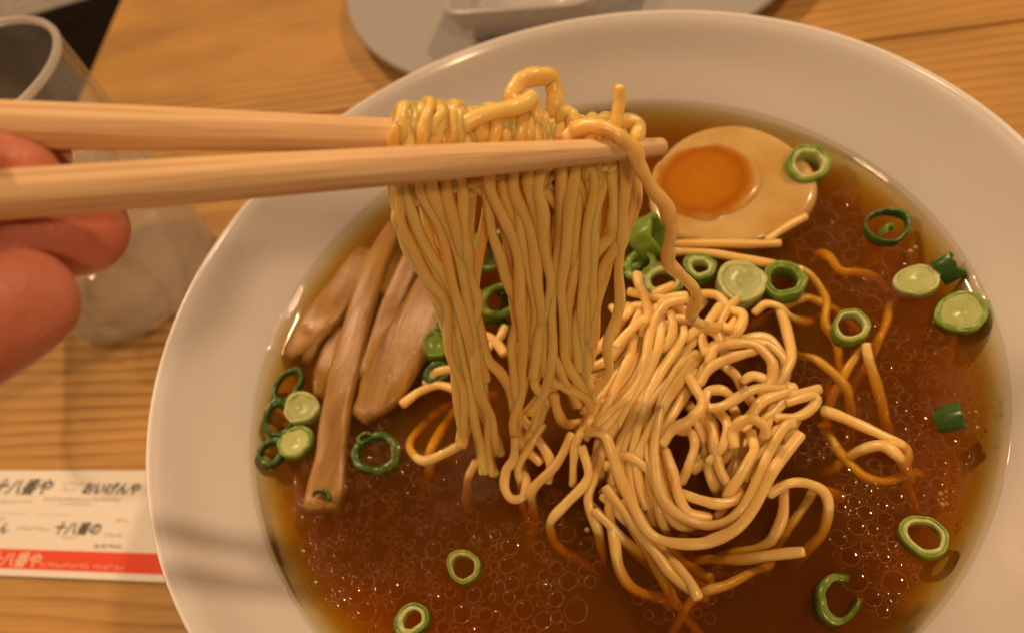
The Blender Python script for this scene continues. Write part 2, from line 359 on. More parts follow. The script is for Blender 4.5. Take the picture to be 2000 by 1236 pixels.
for lx, ly in ((-.38, -.12), (.38, -.12), (-.38, .12), (.38, .12)):
    lc = bcen + bdir * lx + bnor * ly
    v, f = box_data(lc[0] - .025, lc[0] + .025, lc[1] - .025, lc[1] + .025, -.72, -.085); mk('leg', v, f, 'dark_wood', bench, smooth=False)

# ------------------------------------------------------------------ bowl
inner = smoothprof([(.1038, .0694), (.1018, .0668), (.0972, .0583), (RS, ZS), (.0822, .0345), (.0690, .0225), (.0480, .0150), (.0240, .0123), (0, .0120)], 7)
outer = smoothprof([(0, .0060), (.0300, .0060), (.0320, .0010), (.0340, 0), (.0365, .0003), (.0385, .0070), (.0540, .0110), (.0745, .0205), (.0885, .0340), (.0965, .0475), (.1020, .0600), (.1046, .0680), (.1050, .0692), (.1048, .0698)], 5)
prof = outer + [(.1044, .0699)] + inner
v, f = lathe(prof[:-1] + [(0, .0120)], 160)
bowl = mk('ramen_bowl', v, f, 'porcelain', origin=(0, 0, 0)); tag(bowl, 'large white porcelain ramen bowl filled with brown broth', 'bowl')

# ------------------------------------------------------------------ broth
top = [(0, ZS)] + [(RS * q, ZS) for q in np.linspace(.08, .95, 14)]
for q in np.linspace(0, 1, 9): top.append((RS - .0040 + .0047 * q, ZS + .0019 * q ** 3))
under = [(r + .0012, z - .0008) for r, z in inner if r < RS - .0005]
bprof = top + [(RS + .0022, ZS + .0012)] + under[:-1] + [(0, .0108)]
v, f = lathe(bprof[::-1], 160)
broth = mk('broth', v, f, 'broth', origin=(0, 0, ZS)); tag(broth, 'clear dark brown soy broth with oil droplets floating in the bowl', 'broth')

# ------------------------------------------------------------------ back plate with a small square dish
pc = np.array([.0799, .2530])
pp = smoothprof([(0, .0015), (.050, .0015), (.052, 0), (.055, 0), (.0575, .0030), (.090, .0065), (.1140, .0105), (.1163, .0120)], 5) + \
     smoothprof([(.1158, .0132), (.1120, .0128), (.088, .0092), (.064, .0062), (.060, .0056), (0, .0050)], 5)
v, f = lathe(pp, 128); v = v + np.array([*pc, 0])
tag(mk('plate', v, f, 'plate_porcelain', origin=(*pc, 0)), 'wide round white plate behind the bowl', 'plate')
dc, ang = P(868, 24, .030)[:2], math.radians(-30)
ax, ay = np.array([math.cos(ang), math.sin(ang)]), np.array([-math.sin(ang), math.cos(ang)])
def rrect(hw, hh, rc, z, n=7):
    pts = []
    for cx_, cy_, a0 in ((hw - rc, hh - rc, 0), (-hw + rc, hh - rc, 90), (-hw + rc, -hh + rc, 180), (hw - rc, -hh + rc, 270)):
        for k in range(n):
            t = math.radians(a0 + 90 * k / (n - 1)); pts.append((cx_ + rc * math.cos(t), cy_ + rc * math.sin(t), z))
    return pts
W2, H2 = .0345, .030
ctr = dc + ax * (W2 - .003) + ay * (H2 - .003)
loops = [rrect(W2 - .012, H2 - .012, .004, .0092), rrect(W2 - .009, H2 - .009, .006, .0094), rrect(W2 - .004, H2 - .004, .009, .018), rrect(W2, H2, .011, .0300), rrect(W2 - .0006, H2 - .0006, .0105, .0308),
         rrect(W2 - .0026, H2 - .0026, .0095, .0306), rrect(W2 - .0075, H2 - .0075, .007, .0190), rrect(W2 - .0125, H2 - .0125, .005, .0125), rrect(.004, .004, .002, .0118)]
V = np.array([q for lp in loops for q in lp]); n = len(loops[0]); F = []
for i in range(len(loops) - 1):
    for j in range(n): F.append((i * n + j, i * n + (j + 1) % n, (i + 1) * n + (j + 1) % n, (i + 1) * n + j))
F.append(tuple(range(n - 1, -1, -1))); F.append(tuple(range((len(loops) - 1) * n, len(loops) * n)))
V = np.array([[*(ctr + ax * q[0] + ay * q[1]), q[2]] for q in V])
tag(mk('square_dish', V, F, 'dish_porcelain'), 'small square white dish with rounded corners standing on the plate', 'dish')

# ------------------------------------------------------------------ glass of iced water
gc = np.array([-.152, .143]); HG = .0975
go = [(0, .0005), (.026, .0005), (.0305, .0008), (.0335, .0035)] + [(.0345 + .0012 * t, .008 + (HG - .009) * t) for t in np.linspace(0, 1, 8)] + [(.0356, HG), (.0349, HG + .0003)]
gi = [(.0341, HG - .0006)] + [(.0338 - .0012 * t, HG - .002 - (HG - .014) * t) for t in np.linspace(0, 1, 8)] + [(.0290, .0092), (.020, .0082), (0, .0080)]
glass = empty('water_glass', (*gc, 0)); tag(glass, 'fogged straight drinking glass of iced water left of the bowl', 'glass')
v, f = lathe(go + gi, 72); tb = mk('tumbler', v + np.array([*gc, 0]), f, 'glass', glass, origin=(*gc, 0)); tb.data.materials.append(MATS['clear_glass'])
nf = 72 * (len(go) - 1)
tb.data.materials.append(MATS['glass_fog'])
tb.data.polygons.foreach_set('material_index', [(2 if pl_.center.z < .064 else 0) if 72 <= pl_.index < nf else 1 for pl_ in tb.data.polygons])
v, f = lathe([(0, .0012), (.029, .0012), (.0325, .0040), (.0335, .0090), (.0300, .0070), (.020, .0060), (0, .0058)], 72); mk('base', v + np.array([*gc, 0]), f, 'glass', glass, origin=(*gc, 0))
v, f = lathe([(0, HG - .0007), (.0340, HG - .0007), (.0352, HG - .0003), (.0357, HG + .0004), (.0349, HG + .0011), (.0340, HG + .0004)], 72)
rimp = [(.03475 + .0013 * math.cos(t), HG + .0013 * math.sin(t)) for t in np.linspace(0, 2 * np.pi, 10, endpoint=False)]
v, f = lathe(rimp, 72, close=True); mk('rim', v + np.array([*gc, 0]), f, 'glass_rim', glass, origin=(*gc, HG))
wt = [(0, .0084), (.019, .0086), (.0285, .0096), (.0323, .0150), (.0330, .060), (.0332, .0612), (.0318, .0606), (0, .0604)]
v, f = lathe(wt, 72); wo = mk('drinking_water', v + np.array([*gc, 0]), f, 'water', origin=(*gc, .0084)); tag(wo, 'cloudy iced water inside the fogged drinking glass', 'water')
for i, (dx, dy, dz, s, lab) in enumerate(((.006, -.012, .052, .0125, 'rounded ice cube at the water surface toward the bowl'), (-.012, .006, .050, .0120, 'rounded ice cube at the water surface toward the table edge'), (.010, .013, .047, .0115, 'rounded ice cube behind the other cubes in the drinking glass')  )):
    bm = bmesh.new(); bmesh.ops.create_cube(bm, size=1.7 * s)
    bmesh.ops.bevel(bm, geom=list(bm.edges), offset=s * .35, segments=3, affect='EDGES')
    for q in bm.verts: q.co += q.co.normalized() * random.uniform(-.0006, .0006)
    bmesh.ops.rotate(bm, verts=bm.verts, matrix=Matrix.Rotation(.5 + i * 1.1, 3, Vector((1, i * .6 - .5, .7)).normalized()))
    me = bpy.data.meshes.new('ice_cube'); bm.to_mesh(me); bm.free(); me.materials.append(MATS['ice']); me.polygons.foreach_set('use_smooth', [True] * len(me.polygons))
    tag(link('ice_cube', me, (gc[0] + dx, gc[1] + dy, dz)), lab, 'ice')

# ------------------------------------------------------------------ chopstick wrapper with its print
pa, pb = P(0, 920, 0), P(290, 922, 0); qa, qb = P(0, 1098, 0), P(310, 1108, 0)
ux = ((pb - pa) + (qb - qa))[:2]; ux /= np.linalg.norm(ux); uy = np.array([-ux[1], ux[0]])
p0 = pa[:2]; WH = .0362                                      # origin: upper edge where the frame cuts it; height of the strip
wrap = empty('chopstick_wrapper', (*p0, .0)); tag(wrap, 'white paper chopstick wrapper with a red band, half under the bowl', 'wrapper')
def strip(name, x0, x1, y0, y1, z0, z1, mat, bow=.0, nx=24):
    V, F = [], []
    for i in range(nx + 1):
        x = x0 + (x1 - x0) * i / nx; zz = bow * math.sin(math.pi * i / nx)
        for y, z in ((y0, z0), (y1, z0), (y1, z1), (y0, z1)): V.append((*(p0 + ux * x + uy * y), z + zz))
    for i in range(nx):
        for j in range(4): F.append((i * 4 + j, i * 4 + (j + 1) % 4, (i + 1) * 4 + (j + 1) % 4, (i + 1) * 4 + j))
    F += [(3, 2, 1, 0), tuple(nx * 4 + k for k in range(4))]
    return mk(name, V, F, mat, wrap, smooth=False)
X0, X1 = -.030, .100
strip('sleeve', X0, X1, -WH, 0, .0003, .0010, 'paper')
strip('red_band', X0, X1, -WH + .0022, -WH + .0085, .00104, .00112, 'red_ink')
for yy in (-.0157,):
    for xa, xb in ((-.012, .0225), (.026, .0405)): strip('rule_line', xa, xb, yy - .00012, yy, .00104, .00109, 'grey_ink', nx=1)
def text(s, x, y, size, mat, shear=0.0, z=.00116, sx=1.0, wt=0.0):
    cu = bpy.data.curves.new('lettering', 'FONT'); cu.body = s; cu.size = size; cu.shear = shear; cu.offset = wt; cu.resolution_u = 3; cu.fill_mode = 'FRONT'
    o = bpy.data.objects.new('tmp', cu); col.objects.link(o)
    dg = bpy.context.evaluated_depsgraph_get(); me = bpy.data.meshes.new_from_object(o.evaluated_get(dg)); bpy.data.objects.remove(o)
    me.name = 'lettering'; me.materials.clear(); me.materials.append(MATS[mat])
    for q in me.vertices:
        w2 = p0 + ux * (x + q.co.x * sx) + uy * (y + q.co.y); q.co = (w2[0] - p0[0], w2[1] - p0[1], z)
    return link('lettering', me, (*p0, 0), wrap)
MMX = .0621 / 290                                            # metres on the paper for one photo pixel along the strip
def scribble(x, y, w_, h_, mat, seed):
    """a line of print too small to read: short uneven strokes"""
    r = random.Random(seed); parts = []; xx = x
    while xx < x + w_:
        cw = h_ * r.uniform(.75, 1.0)
        for _ in range(4):
            a0, a1 = xx + r.uniform(0, cw * .8), y + r.uniform(0, h_ * .8)
            if r.random() < .5: bxs = (a0, min(a0 + cw * .5, xx + cw), a1, a1 + h_ * .13)
            else: bxs = (a0, a0 + h_ * .13, a1, min(a1 + h_ * .5, y + h_))
            vv = [(*(p0 + ux * bx + uy * by), .00116 + .00001 * r.random()) for bx, by in ((bxs[0], bxs[2]), (bxs[1], bxs[2]), (bxs[1], bxs[3]), (bxs[0], bxs[3]))]
            parts.append((np.array(vv), [(0, 1, 2, 3)]))
        xx += cw * 1.08
    v, f = join(parts); return mk('fine_print', v, f, mat, wrap, smooth=False)
def px2(x, y): return x * .0621 / 290, -(y - 920) * .0362 / 181
for s, x, y, size, mat, shear, wt in (('十八番や', 8, 962, .0062, 'black_ink', .25, .00012), ('おいげんや', 184, 961, .0046, 'black_ink', .1, .00012),
                                      ('らあめん', 0, 1032, .0042, 'black_ink', .15, .00008), ('十八番の', 164, 1030, .0046, 'black_ink', .12, .0001),
                                      ('株式会社', 4, 1085, .0036, 'pale_ink', .0, .00006), ('十八番や', 70, 1085, .0052, 'pale_ink', .1, .00010)):
    x_, y_ = px2(x, y); text(s, x_, y_, size, mat, shear, wt=wt)
for i, (x, y, w_, h_, mat) in enumerate(((2, 945, 30, 6, 'grey_ink'), (0, 980, 18, 5, 'grey_ink'), (32, 980, 64, 5, 'grey_ink'), (143, 948, 38, 6, 'grey_ink'), (145, 958, 26, 6, 'grey_ink'), (118, 975, 142, 5, 'black_ink'), (150, 983, 64, 5, 'grey_ink'),
                                         (8, 1012, 52, 6, 'grey_ink'), (93, 1027, 62, 6, 'grey_ink'), (186, 1039, 24, 5, 'grey_ink'), (268, 1010, 20, 7, 'grey_ink'), (260, 1035, 32, 7, 'grey_ink'), (248, 1053, 48, 7, 'black_ink'), (166, 1086, 88, 8, 'pale_ink'), (262, 1086, 50, 7, 'pale_ink'))):
    x_, y_ = px2(x, y); scribble(x_, y_, w_ * MMX, h_ * .0362 / 181, mat, i)

# ------------------------------------------------------------------ chopsticks
def chopstick(A, B, r, label, hint):
    """A = far handle end, B = tip; r = [(t, half width)]; faceted with soft edges, top face turned up"""
    A, B = np.array(A), np.array(B); Lg = np.linalg.norm(B - A); x = (B - A) / Lg
    y = np.cross((0, 0, 1), x); y /= np.linalg.norm(y); z = np.cross(x, y)
    prof_ = []
    for k in range(4):
        for d in (-14, -5, 5, 14):
            t = math.radians(45 + 90 * k + d * 1.9); prof_.append((math.cos(t), math.sin(t)))
    prof_ = np.array(prof_); prof_ /= np.abs(prof_).max()
    ts = np.linspace(0, 1, 40); rr = np.interp(ts, [q[0] for q in r], [q[1] for q in r])
    V, F = [], []; sg = len(prof_)
    rows = [(0, rr[0] * .86)] + [(max(t * Lg, .0006), q) for t, q in zip(ts, rr)]; rows[-1] = (Lg - .0006, rows[-1][1]); rows.append((Lg, rr[-1] * .80))
    cr_, sr_ = math.cos(hint), math.sin(hint)
    for xx, q in rows:
        for u, w_ in prof_: V.append((xx, q * (u * cr_ - w_ * sr_), q * (u * sr_ + w_ * cr_) * .96))
    for i in range(len(rows) - 1):
        for j in range(sg): F.append((i * sg + j, i * sg + (j + 1) % sg, (i + 1) * sg + (j + 1) % sg, (i + 1) * sg + j))
    F += [tuple(range(sg - 1, -1, -1)), tuple(range((len(rows) - 1) * sg, len(rows) * sg))]
    me = bpy.data.meshes.new('chopstick'); me.from_pydata(V, [], F); me.materials.append(MATS['chopstick_wood'])
    me.polygons.foreach_set('use_smooth', [True] * len(me.polygons)); me.update()
    o = link('chopstick', me); m = Matrix.Identity(4)
    for i in range(3): m[i][0], m[i][1], m[i][2], m[i][3] = x[i], y[i], z[i], A[i]
    o.matrix_world = m; return tag(o, label, 'chopstick', 'pair of wooden chopsticks')
SF0, SF1 = D(0, 381, .1180), D(1298, 286, .1300)
SB0, SB1 = D(0, 243, .1265), D(1185, 276, .1350)
fd = (SF0 - SF1) / np.linalg.norm(SF0 - SF1); bd = (SB0 - SB1) / np.linalg.norm(SB0 - SB1)
SFA, SBA = SF1 + fd * .195, SB1 + bd * .195
chopstick(SFA, SF1, [(0, .0036), (.40, .00325), (.62, .0031), (.80, .0027), (.93, .0019), (1, .00138)], 'plain wooden chopstick crossing in front of the lifted noodles', .10)
chopstick(SBA, SB1, [(0, .0036), (.40, .0033), (.62, .0031), (.80, .0026), (.93, .0019), (1, .0014)], 'plain wooden chopstick that the lifted noodles are folded over', .10)

# ------------------------------------------------------------------ hand holding the chopsticks
def capsule(parts, a, b, ra, rb):
    a, b = np.array(a), np.array(b); n = 7; c = np.array([a + (b - a) * t for t in np.linspace(0, 1, n)])
    ln = np.linalg.norm(b - a); d = (b - a) / (ln + 1e-9)
    e = [a - d * ra * q for q in (.985, .85, .55)] + list(c) + [b + d * rb * q for q in (.55, .85, .985)]
    r = [ra * .17, ra * .53, ra * .835] + list(np.linspace(ra, rb, n)) + [rb * .835, rb * .53, rb * .17]
    parts.append(tube_data(np.array(e), r, 16, cap=False))
hp = []
K = dict(i=D(-560, 200, .150), m=D(-600, 330, .146), r=D(-610, 480, .142), p=D(-560, 640, .140))       # knuckles
WR = D(-1150, 620, .165)
# middle finger: its tip sits between the two sticks
mf = [K['m'], D(-420, 210, .120), D(-170, 300, .1285), D(34, 338, .1250)]
rf = [K['r'], D(-430, 330, .128), D(-160, 440, .1320), D(150, 446, .1300)]
pf = [K['p'], D(-430, 700, .118), D(-170, 690, .1160), D(36, 592, .1185)]
xf = [K['i'], D(-490, 40, .122), D(-350, 120, .1230), D(-210, 190, .1200)]
tf = [WR * .55 + K['i'] * .45 + np.array([0, -.012, .0]), D(-620, 350, .112), D(-440, 330, .106), D(-270, 300, .1090)]
for fg, rr in ((mf, (.0092, .0080, .0068, .0056)), (rf, (.0090, .0082, .0078, .0074)), (pf, (.0088, .0088, .0088, .0075)), (xf, (.0094, .0082, .0074, .0064)), (tf, (.0120, .0105, .0092, .0082))):
    for k in range(3): capsule(hp, fg[k], fg[k + 1], rr[k], rr[k + 1])
for a in K.values():
    capsule(hp, a, WR + (a - WR) * .12, .0105, .0165)
capsule(hp, WR, WR + (WR - (K['m'] + K['r']) / 2) * .9, .0235, .027)
capsule(hp, (K['i'] + K['m']) / 2, (K['r'] + K['p']) / 2, .0100, .0100)
v, f = join(hp)
hand = mk('hand', v, f, 'skin'); tag(hand, 'bare hand gripping the chopsticks with curled fingertips', 'hand')
md = hand.modifiers.new('remesh', 'REMESH'); md.mode = 'VOXEL'; md.voxel_size = .0009; md.use_smooth_shade = True
md = hand.modifiers.new('smooth', 'SMOOTH'); md.factor = .6; md.iterations = 10
dg = bpy.context.evaluated_depsgraph_get(); me = bpy.data.meshes.new_from_object(hand.evaluated_get(dg)); hand.modifiers.clear(); hand.data = me
me.polygons.foreach_set('use_smooth', [True] * len(me.polygons))
if not me.materials: me.materials.append(MATS['skin'])
def nail(tip, prev, out_dir, r):
    d = tip - prev; d /= np.linalg.norm(d); o_ = out_dir - d * (out_dir @ d); o_ /= np.linalg.norm(o_); s_ = np.cross(d, o_); V, F = [], []
    for i, t in enumerate(np.linspace(-.9, .95, 8)):
        for j, a in enumerate(np.linspace(-1, 1, 9)):
            an = a * .72 * (1 - .25 * max(0, t - .4)); V.append(tip + d * t * r + (o_ * math.cos(an) + s_ * math.sin(an)) * r * (1.0 - .10 * max(0, t)))
    for i in range(7):
        for j in range(8): F.append((i * 9 + j, i * 9 + j + 1, (i + 1) * 9 + j + 1, (i + 1) * 9 + j))
    return mk('nail', V, F, 'nail', hand)
nail(pf[3], pf[2], FWD * .9 + RIGHT * .5 + UP * .45, .0064)
nail(rf[3], rf[2], FWD + UP * .3, .0064); nail(mf[3], mf[2], FWD * .8 + UP * .8, .0057)

# ------------------------------------------------------------------ noodles in the broth (photo pixel x, y, height above the broth in mm)
MM = .001
def pt(q): return P(q[0], q[1], ZS + (q[2] if q[2] > 0 else q[2] * 2.0) * MM)
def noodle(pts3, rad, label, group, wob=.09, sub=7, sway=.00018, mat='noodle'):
    c = spline(pts3, sub); n = len(c); ph = random.uniform(0, 6.3)
    e_ = np.minimum(1, np.minimum(np.arange(n), np.arange(n)[::-1]) / 10.0) * sway
    c[:, 0] += e_ * (np.sin(np.linspace(0, n * .25, n) + ph) + .5 * np.sin(np.linspace(0, n * .47, n) + 2 * ph)); c[:, 1] += e_ * np.cos(np.linspace(0, n * .21, n) + ph)
    r = rad * (1 + wob * np.sin(np.linspace(0, n * .22, n) + ph * 2) + .5 * wob * np.sin(np.linspace(0, n * .61, n) + ph))
    v, f = tube_data(c, r * random.uniform(.93, 1.06), 12, flat=random.uniform(.82, .98), sq=.82, up=(random.uniform(-1, 1), random.uniform(-1, 1), .8)); return tag(mk('noodle', v, f, mat), label, 'noodle', group)
PILE = [
 [(1352,668,6),(1318,730,8),(1292,790,9),(1279,850,9),(1280,910,8),(1290,960,7),(1318,1004,4),(1371,1025,2),(1417,1018,3),(1450,993,5),(1474,949,6),(1499,896,7),(1530,836,8),(1548,826,7)],
 [(1148,842,10),(1180,849,11),(1198,888,9),(1220,956,6),(1255,1024,4),(1291,1052,3),(1350,1061,3),(1389,1058,3),(1442,1031,5),(1478,981,6),(1513,913,7),(1562,850,7)],
 [(1205,892,6),(1234,892,7),(1262,917,6),(1280,956,4),(1291,1010,1),(1309,1045,-2)],
 [(1184,953,6),(1205,981,5),(1234,1024,3),(1277,1074,1),(1309,1116,0),(1345,1150,.5),(1363,1158,1)],
 [(1270,1050,-2),(1290,1075,-1),(1320,1100,0),(1345,1130,1),(1362,1165,1.5)],
 [(1137,874,8),(1148,913,6),(1141,945,4),(1106,981,2),(1081,1010,.5),(1074,1038,-1.5),(1088,1066,-4),(1130,1090,-6)],
 [(1116,850,8),(1088,903,5),(1056,938,3),(1036,965,.5),(1040,990,-2)],
 [(1006,857,9),(1003,895,5),(990,920,3),(984,953,1),(1000,973,.5),(1022,968,.5),(1028,945,0),(1018,915,-1),(1010,880,-3)],
 [(906,864,6),(870,885,2),(830,899,.5),(807,885,-1),(803,860,-2),(828,828,-4),(860,800,-5)],
 [(928,903,3),(913,938,-1),(910,967,-4)],
 [(842,880,-2),(864,835,-3),(892,796,-3)],
 [(787,788,1.5),(821,763,2),(856,751,2.5),(892,763,3),(912,795,3)],
 [(832,749,2),(849,728,3),(880,721,3),(905,732,3)],
 [(1385,710,7),(1396,681,8),(1438,669,9),(1478,674,8),(1502,702,7),(1510,727,6),(1500,760,5)],
 [(1520,600,.5),(1535,635,1),(1546,685,1.8),(1535,724,2),(1512,757,3)],
 [(1474,610,1),(1495,594,2),(1520,600,1.5),(1542,617,-.5),(1575,627,-3),(1600,620,-5)],
 [(1367,749,8),(1385,720,9),(1410,706,9),(1442,695,8),(1474,685,7)],
 [(1412,712,5),(1436,735,5),(1460,773,4),(1480,800,3)],
 [(1427,774,8),(1410,761,9),(1385,765,9),(1376,781,9),(1388,795,9),(1420,788,10),(1456,768,10),(1492,758,9),(1534,759,7)],
 [(1535,764,7),(1492,781,8),(1470,809,7),(1455,840,6)],
 [(1598,760,2),(1545,777,5),(1510,806,6),(1482,830,6)],
 [(1517,816,6),(1556,813,5),(1588,795,4),(1592,781,4),(1577,774,5),(1538,786,6)],
 [(1435,870,7),(1431,845,8),(1445,823,10),(1470,816,11),(1492,831,10),(1495,850,8)],
 [(1467,845,7),(1474,873,7),(1463,898,6),(1442,934,4),(1420,970,1)],
 [(1346,738,9),(1364,767,10),(1369,795,10),(1346,820,10),(1314,838,9),(1294,866,8)],
 [(1371,806,6),(1388,838,6),(1396,880,5),(1410,923,3),(1428,955,1)],
 [(1328,841,5),(1349,845,6),(1356,870,6),(1346,909,4),(1331,940,1)],
 [(1326,960,2),(1367,977,3),(1403,982,3),(1442,973,2),(1458,950,0)],
 [(1503,963,4),(1542,942,5),(1578,942,4),(1606,960,1.5),(1617,995,-.5),(1606,1038,-2),(1578,1070,-3.5)],
 [(1531,955,3),(1528,1010,1),(1510,1052,-.5),(1485,1070,-1.2),(1442,1077,-2)],
 [(1578,974,-1),(1556,1010,-1.5),(1535,1038,-2.2)],
 [(1567,1077,1.5),(1513,1084,0),(1442,1091,-1.3),(1389,1090,-2.5)],
 [(1385,1152,-1),(1425,1138,-1.4),(1471,1116,-2.2)],
 [(1608,802,1.5),(1652,818,1.5),(1700,838,1),(1745,860,.3),(1768,880,-.8),(1770,905,-2)],
 [(1649,896,-2),(1684,878,-.5),(1720,872,.8),(1752,888,.3),(1766,910,-1.5)],
 [(1624,853,-1.2),(1649,896,-1.8),(1684,928,-2),(1727,938,-2.4),(1763,928,-3)],
 [(1563,528,-.5),(1595,553,-1.2),(1613,585,-1.5),(1613,631,-1.7),(1631,670,-2.2),(1642,720,-3)],
 [(1546,592,-1.3),(1578,582,-1.2),(1603,590,-1.6)],
 [(1592,703,-1.4),(1628,728,-1.5),(1656,760,-2),(1660,790,-3)],
 [(1676,690,-1.2),(1656,722,-1.6),(1640,750,-2.2)],
 [(1692,674,.5),(1699,713,-.8),(1713,756,-2),(1727,809,-3.2)],
 [(1620,503,-2),(1642,528,-2.2),(1682,535,-2.8)],
 [(1735,610,-2.6),(1727,640,-2.4),(1712,670,-2.6)],
 [(1301,472,3),(1321,475,2),(1385,475,2),(1460,478,1.5),(1522,475,1)],
 [(1500,468,1.5),(1531,446,1.5),(1572,424,1)],
 [(1300,488,3),(1321,492,1.8),(1389,496,1.5),(1442,503,1.2),(1513,517,.8),(1565,528,.2)],
 [(1364,574,4),(1400,578,4),(1421,599,4),(1428,620,3)],
 [(1425,604,5),(1449,613,6),(1445,638,6),(1420,663,6),(1376,682,6)],
 [(1244,537,16),(1247,555,16),(1260,581,14),(1267,613,12),(1257,655,10)],
 [(1338,584,13),(1302,594,14),(1283,620,13),(1270,650,12),(1262,700,10),(1240,760,8),(1205,810,6),(1170,850,5)],
 [(1230,570,12),(1270,581,12),(1302,584,12),(1335,607,11),(1351,630,10)],
 [(1268,642,11),(1268,697,10),(1239,762,8),(1190,808,6),(1167,834,5)],
 [(1239,658,10),(1226,707,9),(1200,762,8),(1180,801,6),(1160,840,4)],
 [(1352,707,8),(1320,756,9),(1287,808,9),(1262,850,8),(1245,900,6),(1250,950,4),(1262,990,2)],
 [(1359,691,7),(1320,730,8),(1271,782,8),(1229,847,7),(1213,886,6),(1215,930,4)],
 [(1300,707,8),(1271,753,8),(1239,808,8),(1219,853,7),(1206,892,6),(1200,940,4)],
 [(1203,675,12),(1232,645,13),(1258,624,14)],
 [(1307,613,12),(1314,631,12),(1310,660,11),(1292,681,10)],
 [(1283,600,12),(1290,640,12),(1282,690,11),(1262,740,9),(1230,790,7),(1205,840,5)],
 [(1325,620,10),(1335,650,10),(1315,690,9),(1282,740,9),(1255,800,8),(1240,860,7),(1232,920,5),(1240,980,2)],
 [(1195,600,9),(1215,620,11),(1235,600,11),(1262,596,12)],
 [(1150,720,6),(1190,700,8),(1225,660,10),(1250,610,11)],
 [(1405,600,6),(1385,625,8),(1372,655,8),(1380,690,7)],
 [(1340,660,9),(1370,640,9),(1400,655,8),(1412,690,7)],
 [(1450,745,6),(1470,735,6),(1495,745,5),(1490,770,5)],
 [(1400,800,6),(1420,830,7),(1412,870,6),(1385,900,4)],
 [(1520,840,6),(1500,870,6),(1470,900,5),(1455,935,3)],
 [(1300,880,6),(1315,920,6),(1322,960,4),(1345,1000,2),(1385,1010,1)],
 [(1020,815,7),(1050,860,5),(1075,900,3),(1070,940,1)],
 [(1060,830,7),(1035,870,5),(1012,915,2),(1015,950,-1)],
 [(1180,870,5),(1165,920,4),(1150,970,2),(1165,1030,0),(1172,1060,-2)],
 [(1195,955,3),(1190,1010,1),(1200,1060,0),(1210,1110,-1),(1240,1150,-2.5),(1290,1170,-4)],
 [(1215,980,1),(1240,1040,-.5),(1270,1090,-1.5),(1300,1140,-2.5)],
 [(985,690,6),(965,665,5),(948,655,4)],
 [(940,690,5),(975,660,5),(985,640,5)],
]
SPECIAL = {33: 'single noodle trailing away from the heap toward the bowl wall', 34: 'short curved noodle end surfacing beyond the trailing noodle', 1: 'long noodle making the widest U around the heap', 48: 'noodle end standing up at the top of the heap',
           18: 'noodle tied in a small curl on top of the heap', 22: 'noodle hooked over on the heap below the small curl', 11: 'noodle arching over the lower end of the wide bamboo shoot', 44: 'thin noodle lying against the edge of the egg', 16: None}
for i, s in enumerate(PILE):
    hs = [q[2] for q in s]; mean = sum(hs) / len(hs)
    if SPECIAL.get(i): lab, grp = SPECIAL[i], None
    elif mean < -.9: lab, grp = 'noodle sunk below the surface of the brown broth', 'noodles sunk in the broth'
    elif mean < 3: lab, grp = 'noodle half floating in the broth at the edge of the heap', 'noodles at the edge of the heap'
    else: lab, grp = 'noodle tangled in the heap rising out of the broth', 'noodles in the heap'
    p3 = [pt(q) for q in s]
    for en_ in (0, -1):                                       # ends that dip under the surface go on sinking
        if hs[en_] < -.3:
            a_, b_ = (p3[0], p3[1]) if en_ == 0 else (p3[-1], p3[-2]); d_ = (a_ - b_) / np.linalg.norm(a_ - b_); d_[2] = min(d_[2], -.25)
            q1, q2 = a_ + d_ * .004 + np.array([0, 0, -.0016]), a_ + d_ * .008 + np.array([random.uniform(-.004, .004), random.uniform(-.004, .004), -.0055])
            p3 = [q2, q1] + p3 if en_ == 0 else p3 + [q1, q2]
    noodle(p3, .00112, lab, grp, mat='dimmed_noodle')
for k in range(92):                                          # the lower layers of the heap
    s = PILE[random.choice([0, 2, 3, 13, 19, 23, 25, 49, 51, 52, 53, 54, 55, 58, 59, 61, 62, 65, 66, 67])]
    jx, jy, jh = random.uniform(-36, 36), random.uniform(-26, 26), random.uniform(-6.0, -2.0); a = random.uniform(-.25, .25)
    cx_, cy_ = sum(q[0] for q in s) / len(s), sum(q[1] for q in s) / len(s)
    s2 = [(cx_ + (q[0] - cx_) * math.cos(a) - (q[1] - cy_) * math.sin(a) + jx, cy_ + (q[0] - cx_) * math.sin(a) + (q[1] - cy_) * math.cos(a) + jy, q[2] + jh) for q in s]
    noodle([pt(q) for q in s2], .00112, 'noodle lying under the others in the lower layers of the heap', 'noodles in the lower layers of the heap', mat='dimmed_noodle')

# ------------------------------------------------------------------ lifted noodles: hang from the sticks down into the heap
S_a, S_b = D(700, 328, .1242), D(1250, 292, .1330)
G_ = P(1080, 825, ZS + .008)
PN = np.cross(S_b - S_a, G_ - S_a); PN /= np.linalg.norm(PN)
if PN @ FWD < 0: PN = -PN                                     # points away from the camera
def HP(px, py, lay=0.0):
    r = ray(px, py); o_ = S_a + PN * lay; return CAM + r * (((o_ - CAM) @ PN) / (r @ PN))
def back_at(px):
    lo, hi = 0.0, 1.0
    for _ in range(30):
        m = (lo + hi) / 2
        if pix(SB0 + (SB1 - SB0) * m)[0] < px: lo = m
        else: hi = m
    return SB0 + (SB1 - SB0) * ((lo + hi) / 2)
TC = -FWD - bd * (-FWD @ bd); TC /= np.linalg.norm(TC)        # toward the camera, square to the back stick
UPV = np.array([0, 0, 1.]) - bd * bd[2]; UPV = UPV - TC * (UPV @ TC) * .75; UPV /= np.linalg.norm(UPV)
